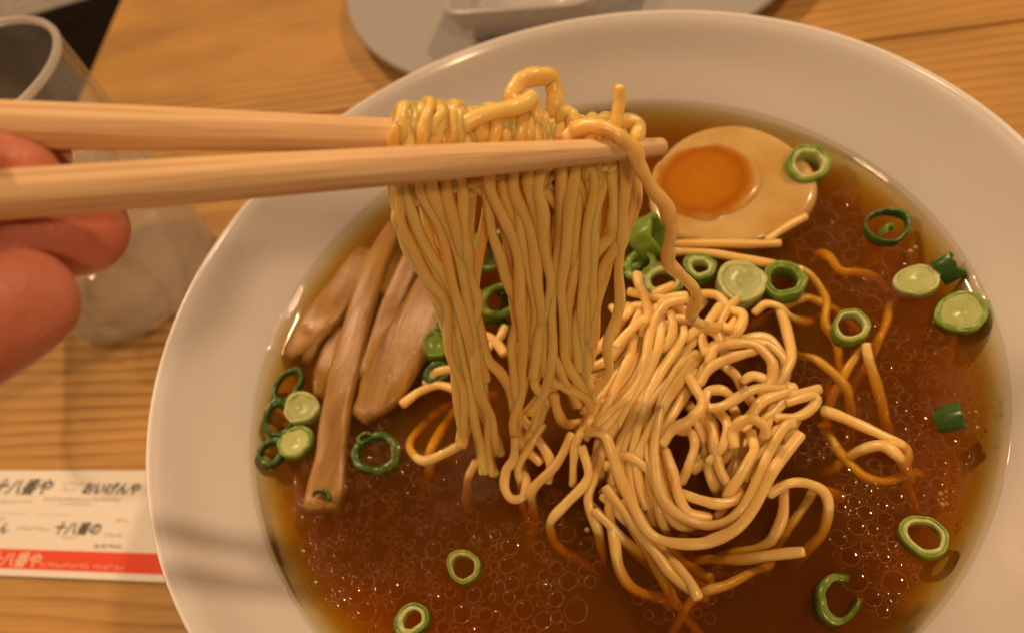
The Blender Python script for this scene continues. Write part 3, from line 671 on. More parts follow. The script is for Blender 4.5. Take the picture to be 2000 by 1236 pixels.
def over_back(px, rad, slant=0.0, tail=.0030):
    """fold over the back stick: from the near side, over its top, down behind"""
    bc = back_at(px); br = .0029 if px < 900 else .0029 - (px - 900) * 4.2e-6
    q = br + .00115 + rad; s_ = -bd * slant
    return [bc + TC * q * .98 - UPV * .0012, bc + (TC * .80 + UPV * .62) * q + s_ * .3, bc + (TC * .25 + UPV * .98) * q + s_ * .6, bc + (-TC * .45 + UPV * .88) * q + s_, bc + (-TC * .98 + UPV * .15) * q + s_ * 1.2,
            bc - TC * q + s_ * 1.2 - np.array([0, 0, tail * .3]), bc - TC * (q - .001) + s_ * 1.3 - np.array([0, 0, tail * .6]), bc - TC * (q - .003) + s_ * 1.2 - np.array([0, 0, tail])]
HANG = [
 [(772,352),(783,415),(800,470),(838,540),(864,600),(884,680),(902,760),(908,840),(903,868)],
 [(795,352),(815,430),(858,530),(888,620),(911,720),(925,800),(935,870),(948,922,1)],
 [(820,352),(845,430),(875,520),(903,610),(928,720),(945,800),(955,880),(962,925,.5)],
 [(845,352),(872,430),(897,520),(920,620),(933,720),(948,790),(962,840),(975,885,1)],
 [(868,352),(890,440),(909,530),(928,620),(948,690),(980,725),(994,765),(999,827),(1027,872,4),(1055,902,2)],
 [(892,352),(904,420),(911,480),(917,540),(925,600),(932,660),(945,740)],
 [(940,352),(964,440),(982,500),(998,560),(1010,620),(1004,680),(1002,740),(1012,800),(1006,850)],
 [(958,352),(985,430),(1008,520),(1022,600),(1025,680),(1016,760),(1004,820),(1016,858),(1040,846)],
 [(983,352),(1008,420),(1030,500),(1043,600),(1041,680),(1056,715),(1050,750),(1070,785)],
 [(1008,352),(1025,430),(1046,520),(1058,600),(1066,700),(1078,750),(1109,753),(1141,769),(1157,797),(1144,827),(1115,828),(1092,803),(1083,772)],
 [(1034,352),(1050,440),(1064,520),(1072,600),(1085,680),(1102,735),(1125,790)],
 [(1052,352),(1058,400),(1062,470),(1068,560),(1060,650),(1045,735)],
 [(1098,352),(1094,430),(1086,500),(1080,600),(1076,690),(1062,760),(1035,805)],
 [(1118,350),(1112,430),(1102,520),(1096,600),(1102,680),(1130,735),(1152,780)],
 [(1138,350),(1133,430),(1123,520),(1110,600),(1112,690),(1088,740),(1060,800),(1040,850,5)],
 [(1156,348),(1153,420),(1148,500),(1136,580),(1132,660),(1142,720),(1152,770)],
 [(1172,345),(1164,405),(1160,470),(1152,540),(1148,620),(1152,700),(1138,760)],
 [(1222,340),(1214,430),(1211,520),(1205,600),(1191,665),(1188,723),(1164,769),(1151,821),(1131,862,8),(1120,895,6),(1119,945,1)],
 [(1238,335),(1232,400),(1222,445),(1205,480),(1180,520),(1165,580),(1158,640),(1150,700)],
 [(1196,345),(1198,415),(1186,462),(1165,500),(1140,560),(1120,640),(1125,720)],
]
gl = 'noodle draped over the back chopstick and hanging down into the heap'
RH = .00104
for i, s in enumerate(HANG):
    lay = random.uniform(-.0006, .0016)
    p3 = [pt(q) if len(q) == 3 else HP(q[0] + random.uniform(-4, 4), q[1], lay + random.uniform(-.0006, .0006)) for q in s]
    p3 = p3[::-1]; x0 = s[0][0]
    xt = x0 - 8 + (x0 - 1000) * -.02
    p3 += over_back(xt, random.uniform(-.0002, .0006), .0012 + .0014 * math.sin(x0 / 55) + random.uniform(-.0005, .0005))
    lab = {17: 'long noodle hanging straight at the right edge of the lifted bunch', 9: 'lifted noodle ending in a ring shaped loop above the heap'}.get(i, gl)
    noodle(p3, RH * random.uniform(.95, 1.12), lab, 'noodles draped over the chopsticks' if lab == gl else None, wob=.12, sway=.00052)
GAPX = [784, 808, 833, 857, 880, 912, 948, 970, 996, 1022, 1070, 1084, 1108, 1128, 1148, 1185, 1210, 1230]
for k in range(40):                                          # second and third layer of the bunch
    s = HANG[random.choice([0, 1, 1, 2, 3, 3, 7, 7, 8, 8, 9, 10, 10, 11, 12, 13, 14, 15, 16, 18, 19])]
    j, lay = random.uniform(-7, 7), random.uniform(.0012, .0050)
    s2 = [(q[0] + j * (1 - .3 * t / len(s)) + random.uniform(-4, 4), q[1]) + tuple(q[2:]) for t, q in enumerate(s)]
    p3 = [pt(q) if len(q) == 3 else HP(q[0], q[1], lay) for q in s2][::-1]
    if k < len(GAPX): p3 = p3[:-1] + [p3[-1] * .6 + HP(GAPX[k], 340, .001) * .4] + over_back(GAPX[k] - 8, random.uniform(-.0003, .0005), .0012 + random.uniform(-.0006, .0006))
    else: p3 = p3 + [HP(s2[0][0], 305, lay * .6)]
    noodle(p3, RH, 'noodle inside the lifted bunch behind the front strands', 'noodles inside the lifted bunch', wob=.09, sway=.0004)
for k in range(16):                                          # strands on the far side of the fold
    x0 = 790 + 27 * k; p3 = over_back(x0, random.uniform(-.0004, .0003), random.uniform(-.001, .001), .012)
    b = HP(880 + (x0 - 790) * .25 if x0 < 930 else 1010 + (x0 - 930) * .48, 690 + random.uniform(-30, 30), .008)
    p3 = [p3[0] - UPV * .004, *p3, b * .5 + p3[-1] * .5 + PN * .002, b]
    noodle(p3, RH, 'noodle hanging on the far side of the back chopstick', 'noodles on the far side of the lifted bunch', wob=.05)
# strands with a shape of their own
tl = lambda x, y, d: D(x, y, d)
wavy = [HP(1095, 330, .001), HP(1100, 280, -.001), tl(1122, 256, .1262), tl(1158, 249, .1245), tl(1194, 254, .1240), tl(1222, 276, .1245), tl(1242, 306, .1255), tl(1256, 336, .127), tl(1280, 378, .130), tl(1303, 412, .133),
        tl(1313, 446, .136), tl(1304, 480, .139), tl(1305, 508, .142), tl(1328, 535, .146), tl(1354, 563, .150), tl(1358, 596, .154), tl(1352, 620, .157), tl(1370, 634, .159), pt((1398, 638, 9)), pt((1428, 642, 8))]
noodle(wavy, .00118, 'wavy noodle slung over the front chopstick and hanging before the egg', None, wob=.13, sub=9)
loop = [HP(1072, 300, .001), tl(1064, 262, .1275), tl(1052, 240, .1272), tl(1046, 222, .1270), tl(1034, 200, .1262), tl(1014, 196, .1258), tl(1003, 186, .1258), tl(1008, 168, .1262), tl(1028, 154, .1270), tl(1052, 148, .1280), tl(1075, 154, .1288), tl(1086, 178, .1290), tl(1083, 202, .1286), tl(1080, 222, .1290), tl(1092, 250, .1300), HP(1100, 300, .004)]
noodle(loop, .00135, 'noodle curling up in a tall loop above the chopsticks', None, wob=.05, sub=9)
noodle([tl(1211, 172, .1275), tl(1209, 195, .1277), tl(1206, 220, .128), tl(1203, 250, .1285), HP(1200, 290, .001), HP(1200, 330, .001), HP(1202, 380, .002)], .00108, 'short straight noodle end standing upright near the chopstick tips', None, wob=.02)
noodle([HP(905, 300, -.0012), tl(898, 268, .1228), tl(908, 244, .1222), tl(935, 228, .1222), tl(965, 220, .1225), tl(1000, 214, .1232), tl(1024, 204, .1240), tl(1040, 190, .1252)], .00125, 'noodle crossing diagonally over the folded bunch', None, wob=.05)
noodle([HP(1085, 300, 0), tl(1090, 255, .1285), tl(1100, 222, .128), tl(1113, 222, .1282), tl(1120, 240, .1278), tl(1116, 262, .127), HP(1115, 310, 0)], .00118, 'noodle making a small arch beside the tall loop', None)
noodle([HP(1185, 320, 0), tl(1184, 262, .1285), tl(1196, 244, .1290), tl(1225, 236, .1292), tl(1243, 248, .1290), tl(1244, 275, .128), HP(1240, 330, .001)], .00125, 'thick noodle fold bulging next to the chopstick tips', None)
for xx, yy in ((1128, 240), (1150, 236), (1172, 238)):
    noodle([HP(xx - 4, 345, .001), tl(xx - 2, 290, .1285), tl(xx, yy + 12, .1290), tl(xx + 6, yy, .1300), tl(xx + 8, yy + 14, .1320), HP(xx + 6, 330, .008)], RH, gl, 'noodles draped over the chopsticks')

# ------------------------------------------------------------------ egg half
ec = P(1418, 357, ZS + .0020); eax = P(1590, 400, ZS) - P(1235, 318, ZS); eax /= np.linalg.norm(eax); eay = np.cross((0, 0, 1), eax)
en = np.array([0, 0, 1.]) - eay * .10 - eax * .02; en /= np.linalg.norm(en); eax = eax - en * (eax @ en); eax /= np.linalg.norm(eax); eay = np.cross(en, eax)
EA, EB = .0224, .0208
egg = empty('egg_half', ec); tag(egg, 'halved soft boiled egg with orange yolk floating beside the noodles', 'egg')
def egg_r(t): return EA * math.cos(t) * (1 + .05 * math.cos(t)), EB * math.sin(t) * (1 - .06 * math.cos(t))
seg = 64; rows = []
for q, z in ((.0, -.0002), (.40, -.0004), (.80, .0), (.93, .0001), (.975, -.0003), (.995, -.0011), (1.0, -.0022), (.985, -.0050), (.93, -.0095), (.80, -.0140), (.55, -.0178), (.0, -.0190)): rows.append((q, z))
V, F, idx = [], [], []
for q, z in rows:
    if q == 0: idx.append([len(V)]); V.append(ec + en * z)
    else:
        idx.append(list(range(len(V), len(V) + seg)))
        for j in range(seg):
            t = 2 * math.pi * j / seg; a, b = egg_r(t); wv = 1 + .012 * math.sin(3 * t + 1) * q; V.append(ec + (eax * a + eay * b) * q * wv + en * (z + .0002 * math.sin(5 * t) * q))
for p_, q_ in zip(idx[:-1], idx[1:]):
    for j in range(seg):
        k = (j + 1) % seg
        if len(p_) == 1: F.append((p_[0], q_[j], q_[k]))
        elif len(q_) == 1: F.append((p_[k], p_[j], q_[0]))
        else: F.append((p_[k], p_[j], q_[j], q_[k]))
mk('egg_white', V, F, 'egg_white', egg)
yc = P(1374, 352, ZS + .0021); V, F = [], []
yx, yy_ = .0142, .0128
rings = ((1.06, -.0006), (1.0, -.00005), (.95, .0001), (.85, .00018), (.6, .0001), (.3, .0), (0, 0))
idx = []
for q, z in rings:
    if q == 0: idx.append([len(V)]); V.append(yc + en * z); continue
    idx.append(list(range(len(V), len(V) + 56)))
    for j in range(56):
        t = 2 * math.pi * j / 56; wv = 1 + .025 * math.sin(2 * t + .5) + .015 * math.sin(5 * t) + .01 * math.sin(9 * t)
        V.append(yc + (eax * yx * math.cos(t) + eay * yy_ * math.sin(t)) * q * wv + en * (z + .00012 * math.sin(7 * t + 9 * q)))
for p_, q_ in zip(idx[:-1], idx[1:]):
    for j in range(56):
        k = (j + 1) % 56
        F.append((p_[j], p_[k], q_[0]) if len(q_) == 1 else (p_[j], p_[k], q_[k], q_[j]))
mk('yolk', V, F, 'egg_yolk', egg, origin=yc)

# ------------------------------------------------------------------ bamboo shoots
def slab(pts, th, label, roll=0.0, name='bamboo_shoot', mat='bamboo_shoot', round_=.32):
    """strip of bamboo shoot: pts = (px, py, height mm, width px)"""
    pts = [(q[0], q[1], q[2] - 1.7 if q[2] > .5 else q[2], q[3]) for q in pts]      # lies half sunk
    c = spline([pt(q) for q in pts], 7); n = len(c)
    wd = spline([(q[3], q[3], 0) for q in pts], 7)[:, 0]
    wd = wd * np.linalg.norm(c - CAM, axis=1) / FPX / 2
    t = np.gradient(c, axis=0); t /= np.linalg.norm(t, axis=1)[:, None]; V, F = [], []
    pr = []
    for k in range(20):
        a = 2 * math.pi * k / 20; ca, sa = math.cos(a), math.sin(a); e = .55
        pr.append((math.copysign(abs(ca) ** e, ca), math.copysign(abs(sa) ** e, sa)))
    ends = [(0, .55), (0, .86)]
    rows = [(0, .45, -.9), (0, .85, -.5)] + [(i, 1, 0) for i in range(n)] + [(n - 1, .85, .5), (n - 1, .45, .9)]
    for i, s_, o_ in rows:
        b = np.cross(t[i], (0, 0, 1)); b /= np.linalg.norm(b); u = np.cross(b, t[i])
        cr_, sr_ = math.cos(roll), math.sin(roll); b, u = b * cr_ + u * sr_, u * cr_ - b * sr_
        h = th / 2
        for x, y in pr: V.append(c[i] + t[i] * o_ * h + b * x * wd[i] * (s_ if abs(o_) < .8 else .8) * (1 + .03 * math.sin(i * .7)) + u * y * h * s_)
    for i in range(len(rows) - 1):
        for j in range(20): F.append((i * 20 + j, i * 20 + (j + 1) % 20, (i + 1) * 20 + (j + 1) % 20, (i + 1) * 20 + j))
    F += [tuple(range(19, -1, -1)), tuple(range((len(rows) - 1) * 20, len(rows) * 20))]
    bm = bmesh.new(); vs_ = [bm.verts.new(q) for q in V]
    for q in F: bm.faces.new([vs_[i] for i in q])
    bmesh.ops.recalc_face_normals(bm, faces=bm.faces); me = bpy.data.meshes.new(name); o0 = np.mean(V, 0)
    bmesh.ops.translate(bm, verts=bm.verts, vec=[-float(x) for x in o0]); bm.to_mesh(me); bm.free(); me.materials.append(MATS[mat]); me.polygons.foreach_set('use_smooth', [True] * len(me.polygons))
    return tag(link(name, me, o0), label, 'bamboo shoot', 'bamboo shoots in the broth')
slab([(772,448,3,34),(734,520,4.5,46),(706,610,4.5,52),(676,720,3.8,58),(656,820,2.6,56),(648,900,1.2,64),(634,985,-.9,80)], .0050, 'longest bamboo shoot strip with a green fleck near its lower end', .10)
slab([(868,520,4,74),(826,610,4.5,100),(778,700,3.5,114),(740,770,2.4,92),(712,808,1.6,52)], .0045, 'wide pale glossy bamboo shoot slice beside the lifted noodles', -.05)
slab([(815,490,3,40),(778,570,2.5,44),(745,650,1.5,40),(716,730,.3,30)], .0045, 'narrow dark bamboo shoot between the long strip and the wide slice', .3)
slab([(716,500,-.8,50),(665,575,-.5,70),(612,645,.4,66),(572,690,.9,40)], .0045, 'bamboo shoot with a cut end touching the bowl wall', .12)
slab([(640,640,2.0,26),(618,668,1.6,24),(604,700,.6,24)], .0036, 'short bamboo shoot chip lying on the piece by the bowl wall', .3)
slab([(668,650,-1.2,40),(640,720,-1.0,50),(632,770,-1.6,40)], .0035, 'sunken bamboo shoot piece above the scallions at the bowl wall', .1)
slab([(792,440,1.0,36),(768,500,.8,40),(748,570,.2,36)], .0035, 'dark bamboo shoot piece leaning behind the long strip', .2)

# ------------------------------------------------------------------ scallions
def ring(px, py, h, ro, ri, ht, label, mat='scallion_green', tilt=(0, 0), ell=.86, rot=0.0, inner_mat=None, arc=1.0, group='scallion rings in the broth', core=None):
    """cut scallion ring; ro, ri in photo pixels at that depth, ht in mm; inner_mat adds a paler inner layer, core fills the hole"""
    c = pt((px, py, h)); k = np.linalg.norm(c - CAM) / FPX; seg = 32
    Rm = Matrix.Rotation(tilt[0], 3, 'X') @ Matrix.Rotation(tilt[1], 3, 'Y') @ Matrix.Rotation(rot, 3, 'Z')
    ph = random.uniform(0, 6)
    def annulus(a, b, z0, z1, partial):
        n = seg if partial >= 1 else int(seg * partial); V, F = [], []
        bw = (a - b) * .07; hw = (z1 - z0) * .04
        prof_ = [(b, z0 + hw), (b + bw, z0), (a - bw, z0), (a, z0 + hw), (a, z1 - hw), (a - bw, z1), (b + bw, z1), (b, z1 - hw)]
        for j in range(n + (0 if partial >= 1 else 1)):
            t = 2 * math.pi * j / seg; wv = 1 + .06 * math.sin(2 * t + ph) + .04 * math.sin(3 * t + ph * 2) + .015 * math.sin(7 * t + ph)
            th2 = 1 + .22 * math.sin(t + ph * 3) + .05 * math.sin(4 * t + ph)
            for r_, z in prof_:
                r2 = (a + (r_ - a) * th2) * wv; V.append((r2 * math.cos(t), r2 * math.sin(t) * ell, z * (1 + .10 * math.sin(2 * t + ph)) + (z1 - z0) * .06 * math.sin(5 * t + ph)))
        m_ = len(prof_); nn = n if partial >= 1 else n
        for j in range(nn):
            j2 = (j + 1) % n if partial >= 1 else j + 1
            for q in range(m_): F.append((j * m_ + q, j2 * m_ + q, j2 * m_ + (q + 1) % m_, j * m_ + (q + 1) % m_))
        if partial < 1: F += [tuple(range(m_ - 1, -1, -1)), tuple(range(nn * m_, (nn + 1) * m_))]
        return np.array([Rm @ Vector(q) for q in V]), F
    H_ = ht * MM * .78; ri = ri + (ro - ri) * (.0 if core else .28)
    v, f = annulus(ro * k, (ro * .80 if core else ri if not inner_mat else (ro * .55 + ri * .45)) * k, -H_ / 2, H_ / 2, arc)
    root = mk('scallion_ring' if arc >= 1 else 'scallion_piece', v + c, f, mat, origin=c); tag(root, label, 'scallion', group)
    if inner_mat and not core:
        v, f = annulus((ro * .56 + ri * .44) * k, ri * k, -H_ * .49, H_ * .485, arc); mk('inner_layer', v + c, f, inner_mat, root, origin=c)
    if core:
        V = [(0, 0, H_ * .30)]; F = []; rc_ = ro * .84
        for q, z in ((.16, .43), (.6, .47), (1.0, .46)):
            for j in range(20):
                t = 2 * math.pi * j / 20; wv = 1 + (.06 * math.sin(2 * t + ph) + .04 * math.sin(3 * t + ph * 2)) * q; V.append((rc_ * k * q * wv * math.cos(t), rc_ * k * q * wv * ell * math.sin(t), H_ * z))
        for j in range(20): F.append((0, 1 + j, 1 + (j + 1) % 20))
        for q in range(2):
            for j in range(20): F.append((1 + q * 20 + j, 21 + q * 20 + j, 21 + q * 20 + (j + 1) % 20, 1 + q * 20 + (j + 1) % 20))
        mk('core', np.array([Rm @ Vector(q) for q in V]) + c, F, core, root, origin=c)
    return root
G, DK, PL = 'scallion_green', 'scallion_dark', 'scallion_pale'
ring(1574, 328, 2.5, 42, 20, 8.0, 'fat bright green scallion ring leaning against the egg', G, (.35, .1), .8, .2, PL)
ring(1732, 443, .6, 40, 33, 3.0, 'large thin dark green scallion ring with a green scrap inside', DK, (.1, .1), .9)
ring(1736, 455, 1.0, 17, 7, 3.5, 'small green scallion scrap inside the large thin ring', G, (.4, .5), .8, .4, arc=.45)
ring(1852, 523, 1.0, 24, 12, 6.0, 'folded dark green scallion scrap at the bowl wall above the pale rings', DK, (.3, .9), .7, 2.2, arc=.5)
ring(1790, 551, -.1, 38, 12, 3.2, 'pale washed out scallion slice floating between the wall scrap and broth', PL, (0, 0), .8, .2, PL, core=PL)
ring(1876, 613, .7, 40, 14, 4.5, 'scallion slice with a white heart and green rim against the bowl wall', G, (.15, -.2), .9, .5, PL, core=PL)
ring(1660, 641, .6, 35, 20, 4.2, 'open green scallion ring floating alone over sunken noodles', G, (.1, .05), .88, 1.0, PL)
ring(1858, 816, 1.2, 26, 13, 6.5, 'folded dark green scallion scrap floating where small bubbles meet the wall', DK, (.5, .9), .7, .9, arc=.55)
ring(1803, 1049, .3, 36, 20, 3.6, 'round green scallion ring with an empty center among oil circles', G, (0, 0), 1.0, 0, PL)
ring(1632, 1170, -.8, 44, 26, 4.5, 'green scallion ring half sunk beyond the sunken noodle', G, (.2, .3), .85, .6, arc=.85)
ring(907, 1108, -.9, 31, 17, 3.4, 'dull green scallion ring just under the oil circles', G, (0, .05), 1.05, .4, PL)
ring(806, 1212, -.5, 32, 12, 3.4, 'pale scallion ring with a small cross shaped heart in the broth', G, (0, 0), .95, .2, PL)
ring(1366, 525, 2.5, 31, 10, 4.2, 'green scallion ring with a small hole beside the wavy noodle', G, (.1, .1), .95, .2, PL)
ring(1447, 556, 2.5, 46, 14, 6.0, 'big pale scallion slice with a white heart between two green rings', PL, (.15, .1), .92, .3, PL, core=PL)
ring(1531, 552, 1.8, 40, 20, 5.5, 'double walled bright green scallion ring next to the big pale slice', G, (.12, .0), .9, 0, G)
ring(1292, 550, 5.0, 42, 16, 4.0, 'translucent green scallion ring behind the noodle heap', G, (.2, .1), .9, 0, PL)
ring(1270, 462, 7.0, 46, 30, 8.0, 'bright green scallion ring standing on edge by the egg', G, (.6, .9), .8, .6)
ring(1238, 455, 5.0, 36, 20, 6.0, 'green scallion ring tucked behind the lifted noodles near the egg', G, (.5, -.6), .8, 1.6)
ring(1222, 505, 4.0, 38, 18, 5.0, 'dark green scallion ring in the gap right of the lifted noodles', DK, (.3, .3), .9, .2, G)
ring(1250, 520, 4.0, 32, 15, 5.0, 'wet green scallion ring behind the standing noodle end', G, (.2, -.3), .9, .2)
ring(1186, 412, 4.0, 36, 20, 7.0, 'green scallion ring seen through the upper right gap of the lifted noodles', DK, (.7, .2), .8, .3, G)
ring(1066, 400, 4.0, 34, 18, 6.0, 'green scallion ring seen through the small gap below the front chopstick', G, (.4, .3), .8, .3)
ring(1090, 512, 4.0, 34, 16, 6.0, 'green scallion ring seen through the middle gap of the lifted noodles', DK, (.4, .3), .8, .3, G)
ring(944, 492, 7.0, 46, 24, 11.0, 'tall green scallion ring seen through the left gap of the lifted noodles', G, (.9, .5), .7, .3)
ring(968, 590, 7.0, 42, 20, 10.0, 'green scallion ring below the tall one in the left gap', G, (.7, .4), .8, .2)
ring(958, 645, 3.0, 36, 18, 5.0, 'dark wet scallion ring at the bottom of the left gap', DK, (.3, .3), .9, .2, G)
ring(852, 678, 5.0, 26, 8, 5.5, 'small round bright green scallion bead on the wide bamboo slice', G, (.25, .2), 1.0, 0, PL, core=G)
ring(852, 728, 2.5, 26, 12, 5.0, 'dark green scallion ring under the bright bead', DK, (.5, .3), .8, .2)
ring(870, 640, 2.5, 24, 12, 6.0, 'dark green scallion ring squeezed between bead and lifted noodles', DK, (.6, .3), .8, .2)
ring(562, 756, .8, 38, 24, 4.5, 'long oval dark green scallion ring at the bowl wall', DK, (.35, .2), .62, .7)
ring(592, 800, 1.2, 34, 10, 6.0, 'pale scallion slice between two dark rings at the bowl wall', PL, (.2, .15), .85, 0, PL, core=PL)
ring(544, 818, .6, 36, 22, 4.0, 'dark green scallion ring wedged between pale slice and bowl wall', DK, (.3, .4), .8, 1.2)
ring(580, 866, .6, 33, 12, 5.0, 'pale green scallion slice lowest of those along the bamboo strip', G, (.15, .1), .9, 0, PL, core=PL)
ring(532, 884, .3, 28, 15, 4.0, 'dark green scallion ring lowest along the bowl wall', DK, (.2, .2), .9, .4)
ring(627, 972, 2.0, 17, 11, 3.0, 'hook shaped dark green fleck on the end of the long bamboo strip', DK, (.2, .3), .9, -.6, arc=.5)
ring(738, 888, -.9, 44, 26, 4.5, 'dark sunken scallion ring below the wide bamboo slice', DK, (.1, .1), 1.0, .3)
ring(712, 857, .8, 15, 6, 3.0, 'tiny bright green scallion scrap above the dark sunken ring', G, (.4, .3), .8, .4, arc=.5)

# ------------------------------------------------------------------ oil droplets, bubbles, specks
def cap_data(c, r, seg):
    V, F = [], []; rows = []
    for q, z in ((1.0, .02), (.93, .10), (.75, .19), (.4, .255), (0, .27)):
        if q == 0: rows.append([len(V)]); V.append((c[0], c[1], ZS + z * r * .55 + .00004)); continue
        rows.append(list(range(len(V), len(V) + seg)))
        for j in range(seg): V.append((c[0] + r * q * math.cos(2 * math.pi * j / seg), c[1] + r * q * math.sin(2 * math.pi * j / seg), ZS + z * r * .55 + .00004))
    for p_, q_ in zip(rows[:-1], rows[1:]):
        for j in range(seg):
            k = (j + 1) % seg; F.append((p_[j], p_[k], q_[0]) if len(q_) == 1 else (p_[j], p_[k], q_[k], q_[j]))
    return np.array(V), F
def glint_data(c, r, seg, tr):
    V, F = [], []
    for j in range(seg):
        a = 2 * math.pi * j / seg; k = tr * (1 + .35 * math.sin(a + r * 9e3) + .2 * math.sin(3 * a + r * 2e4))
        for b in range(5):
            t = 2 * math.pi * b / 5; q = r + k * math.cos(t); V.append((c[0] + q * math.cos(a), c[1] + q * math.sin(a), ZS + .00005 + k * .7 * math.sin(t)))
    for j in range(seg):
        for b in range(5): F.append((j * 5 + b, ((j + 1) % seg) * 5 + b, ((j + 1) % seg) * 5 + (b + 1) % 5, j * 5 + (b + 1) % 5))
    return np.array(V), F
# where the droplets gather: photo pixel centre, spread x, y, number, smallest and largest radius in mm
CL = [(640, 930, 60, 60, 60, .35, 1.3), (720, 1050, 90, 70, 130, .3, 1.2), (820, 990, 120, 90, 90, .4, 1.9), (690, 1120, 90, 80, 110, .35, 2.4), (860, 1160, 130, 80, 110, .4, 2.0), (1000, 1090, 140, 90, 70, .4, 1.8), (1010, 1190, 120, 60, 50, .4, 2.2),
      (880, 930, 70, 60, 40, .4, 1.6), (740, 880, 50, 50, 40, .3, 1.1), (1640, 460, 80, 70, 70, .5, 3.4), (1700, 520, 60, 60, 60, .4, 2.2), (1560, 720, 50, 60, 40, .4, 1.5), (1640, 780, 70, 60, 60, .35, 1.2), (1760, 720, 90, 90, 90, .3, 1.6),
      (1800, 900, 80, 90, 120, .35, 1.7), (1750, 1000, 80, 70, 90, .4, 1.6), (1860, 930, 50, 80, 70, .35, 1.2), (1740, 1100, 80, 70, 50, .5, 2.6), (1850, 1060, 50, 60, 40, .4, 1.6), (1620, 880, 50, 60, 30, .4, 1.5), (1130, 960, 50, 60, 25, .4, 1.2), (1480, 640, 60, 40, 25, .3, .8), (1600, 830, 40, 30, 30, .3, .9),
      (1350, 1190, 140, 50, 40, .3, 1.6), (560, 960, 25, 60, 40, .3, .8), (1880, 760, 45, 60, 50, .3, 1.0)]
drops = []
def free(x, y, r, pool):
    if math.hypot(x, y) + r > RS - .0042: return False
    for q in pool:
        if (q[0] - x) ** 2 + (q[1] - y) ** 2 < (q[2] + r + .00003) ** 2: return False
    return True
KEEP = [(*P(px_, py_, ZS)[:2], rr_) for px_, py_, rr_ in ((1803, 1049, .0046), (907, 1108, .0042), (806, 1212, .0040))]
for cx_, cy_, sx_, sy_, n, r0, r1 in CL:
    raft = []; c_ = P(cx_, cy_, ZS); near = [q for q in drops if math.hypot(q[0] - c_[0], q[1] - c_[1]) < .03] + KEEP
    lim = np.linalg.norm(P(cx_ + sx_ * 1.25, cy_, ZS) - c_), np.linalg.norm(P(cx_, cy_ + sy_ * 1.25, ZS) - c_)
    for _ in range(int(n * 1.7)):
        r = (r0 * .55 + (r1 * 1.1 - r0 * .55) * random.random() ** 4.5) * MM
        for _try in range(30):
            if not raft or random.random() < .10: x, y = c_[0] + random.gauss(0, lim[0] * .5), c_[1] + random.gauss(0, lim[1] * .5)
            else:
                q = random.choice(raft[-25:]) if random.random() < .7 else random.choice(raft); a_ = random.uniform(0, 6.283); d_ = q[2] + r + .00005
                x, y = q[0] + d_ * math.cos(a_), q[1] + d_ * math.sin(a_)
            if abs(x - c_[0]) > lim[0] or abs(y - c_[1]) > lim[1]: continue
            if free(x, y, r, near) and free(x, y, r, raft): raft.append((x, y, r)); break
    drops += raft
drops.sort(key=lambda q: -q[2])
small_c, small_e = [], []
for i, (x, y, r) in enumerate(drops):
    sg = 28 if r > .001 else 12; tr = min(.000075, r * .10)
    if i < 150:
        o = mk('oil_droplet', *cap_data((x, y), r * .985, sg), 'oil', broth, origin=(x, y, ZS))
        e = mk('droplet_glint', *glint_data((x, y), r, sg, tr), 'oil_glint', o, origin=(x, y, ZS)) if False else None
        v, f = glint_data((x, y), r, sg, tr); ee = bpy.data.meshes.new('droplet_glint'); ee.from_pydata((v - np.array([x, y, ZS])).tolist(), [], f); ee.materials.append(MATS['oil_glint']); ee.polygons.foreach_set('use_smooth', [True] * len(ee.polygons))
        eo = bpy.data.objects.new('droplet_glint', ee); col.objects.link(eo); eo.parent = o
    else:
        small_c.append(cap_data((x, y), r * .985, sg)); small_e.append(glint_data((x, y), r, sg, tr))
tag(mk('small_oil_droplets', *join(small_c), 'oil', broth, origin=(0, 0, ZS)), kind='stuff')
tag(mk('small_droplet_glints', *join(small_e), 'oil_glint', broth, origin=(0, 0, ZS)), kind='stuff')
def ball(c, r, seg=10, rr=6, flat=1.0):
    V, F = [], []
    for i in range(rr + 1):
        th_ = math.pi * i / rr
        for j in range(seg): V.append((c[0] + r * math.sin(th_) * math.cos(2 * math.pi * j / seg), c[1] + r * math.sin(th_) * math.sin(2 * math.pi * j / seg), c[2] + r * flat * math.cos(th_)))
    for i in range(rr):
        for j in range(seg): F.append((i * seg + j, (i + 1) * seg + j, (i + 1) * seg + (j + 1) % seg, i * seg + (j + 1) % seg))
    return np.array(V), F
bb = []
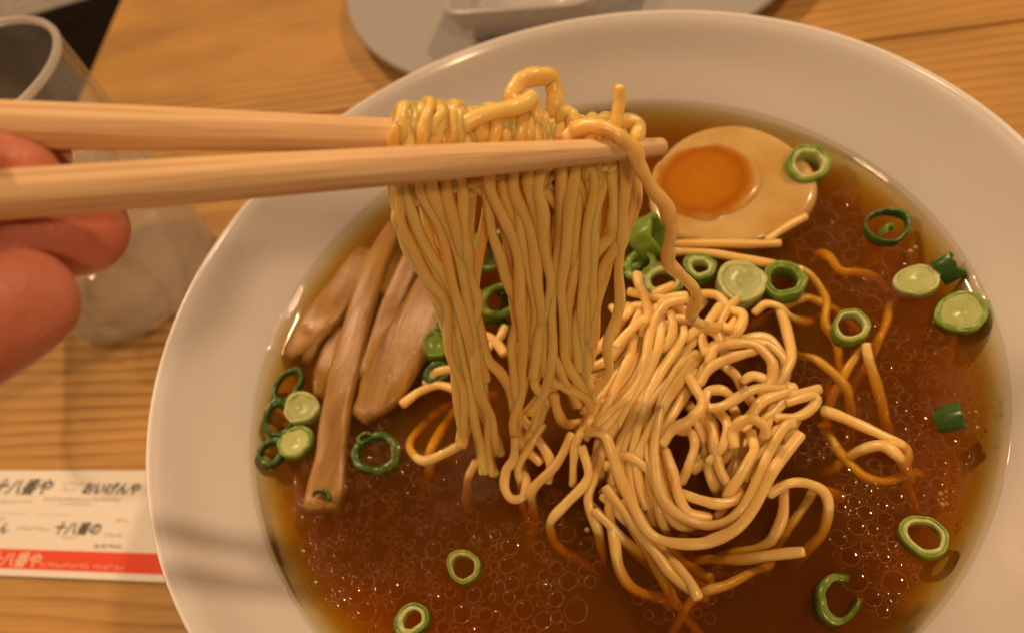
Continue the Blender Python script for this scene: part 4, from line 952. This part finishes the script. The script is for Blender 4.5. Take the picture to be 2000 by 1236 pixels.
for cx_, cy_, s_, n in ((1957, 800, 12, 26), (545, 1092, 7, 10), (607, 1160, 10, 18), (1900, 700, 20, 10), (1930, 860, 10, 10), (735, 575, 9, 4), (1311, 915, 5, 3), (700, 860, 10, 6), (720, 640, 12, 8), (735, 690, 8, 6), (1500, 990, 6, 3), (1405, 600, 14, 8), (1250, 500, 25, 12), (640, 1050, 20, 10), (1850, 640, 18, 10), (1450, 545, 26, 14), (1540, 560, 22, 10)):
    for _ in range(n):
        x, y = random.gauss(cx_, s_), random.gauss(cy_, s_); p_ = P(x, y, ZS)
        if math.hypot(p_[0], p_[1]) > RS - .0004: p_[:2] *= (RS - .0006) / math.hypot(p_[0], p_[1])
        r = random.uniform(.00022, .0006); bb.append(ball((p_[0], p_[1], ZS + r * .5), r))
tag(mk('bubbles', *join(bb), 'bubble', broth, origin=(0, 0, ZS)), kind='stuff')
sd = []
for cx_, cy_, s_, n in ((1852, 972, 12, 8), (1780, 490, 5, 2), (1900, 810, 6, 2), (1790, 1085, 6, 2), (1140, 1040, 10, 2)):
    for _ in range(n):
        p_ = P(random.gauss(cx_, s_), random.gauss(cy_, s_), ZS - .0002); r = random.uniform(.0002, .0007); sd.append(ball(p_, r, 8, 5, .4))
tag(mk('sediment_flecks', *join(sd), 'sediment', broth, origin=(0, 0, ZS)), kind='stuff')
# splashes on the bowl wall
inn = np.array(inner)[::-1]
def wall_point(px, py):
    """where the line through a photo pixel meets the inside of the bowl"""
    r = ray(px, py); best = None
    for z in np.linspace(.030, .069, 160):
        q = CAM + r * ((z - CAM[2]) / r[2]); e = abs(math.hypot(q[0], q[1]) - np.interp(z, inn[:, 1], inn[:, 0]))
        if best is None or e < best[0]: best = (e, q)
    return best[1]
wd = []
for x, y, r in [(1060, 100, .0007), (1790, 192, .0004), (1786, 198, .0005), (1820, 237, .0004), (1668, 230, .0004), (515, 470, .0012), (462, 560, .0007), (470, 595, .0004), (372, 735, .0004), (640, 425, .0005)] + [(random.gauss(1715, 14), random.gauss(238, 12), random.uniform(.0001, .0003)) for _ in range(26)] + [(random.gauss(1800, 26), random.gauss(375, 22), random.uniform(.0001, .00035)) for _ in range(24)] + [(random.gauss(1885, 12), random.gauss(205, 5), .0002) for _ in range(8)]:
    wd.append(ball(wall_point(x, y), r, 10, 6, .6))
tag(mk('splashes', *join(wd), 'bubble', bowl), kind='stuff')
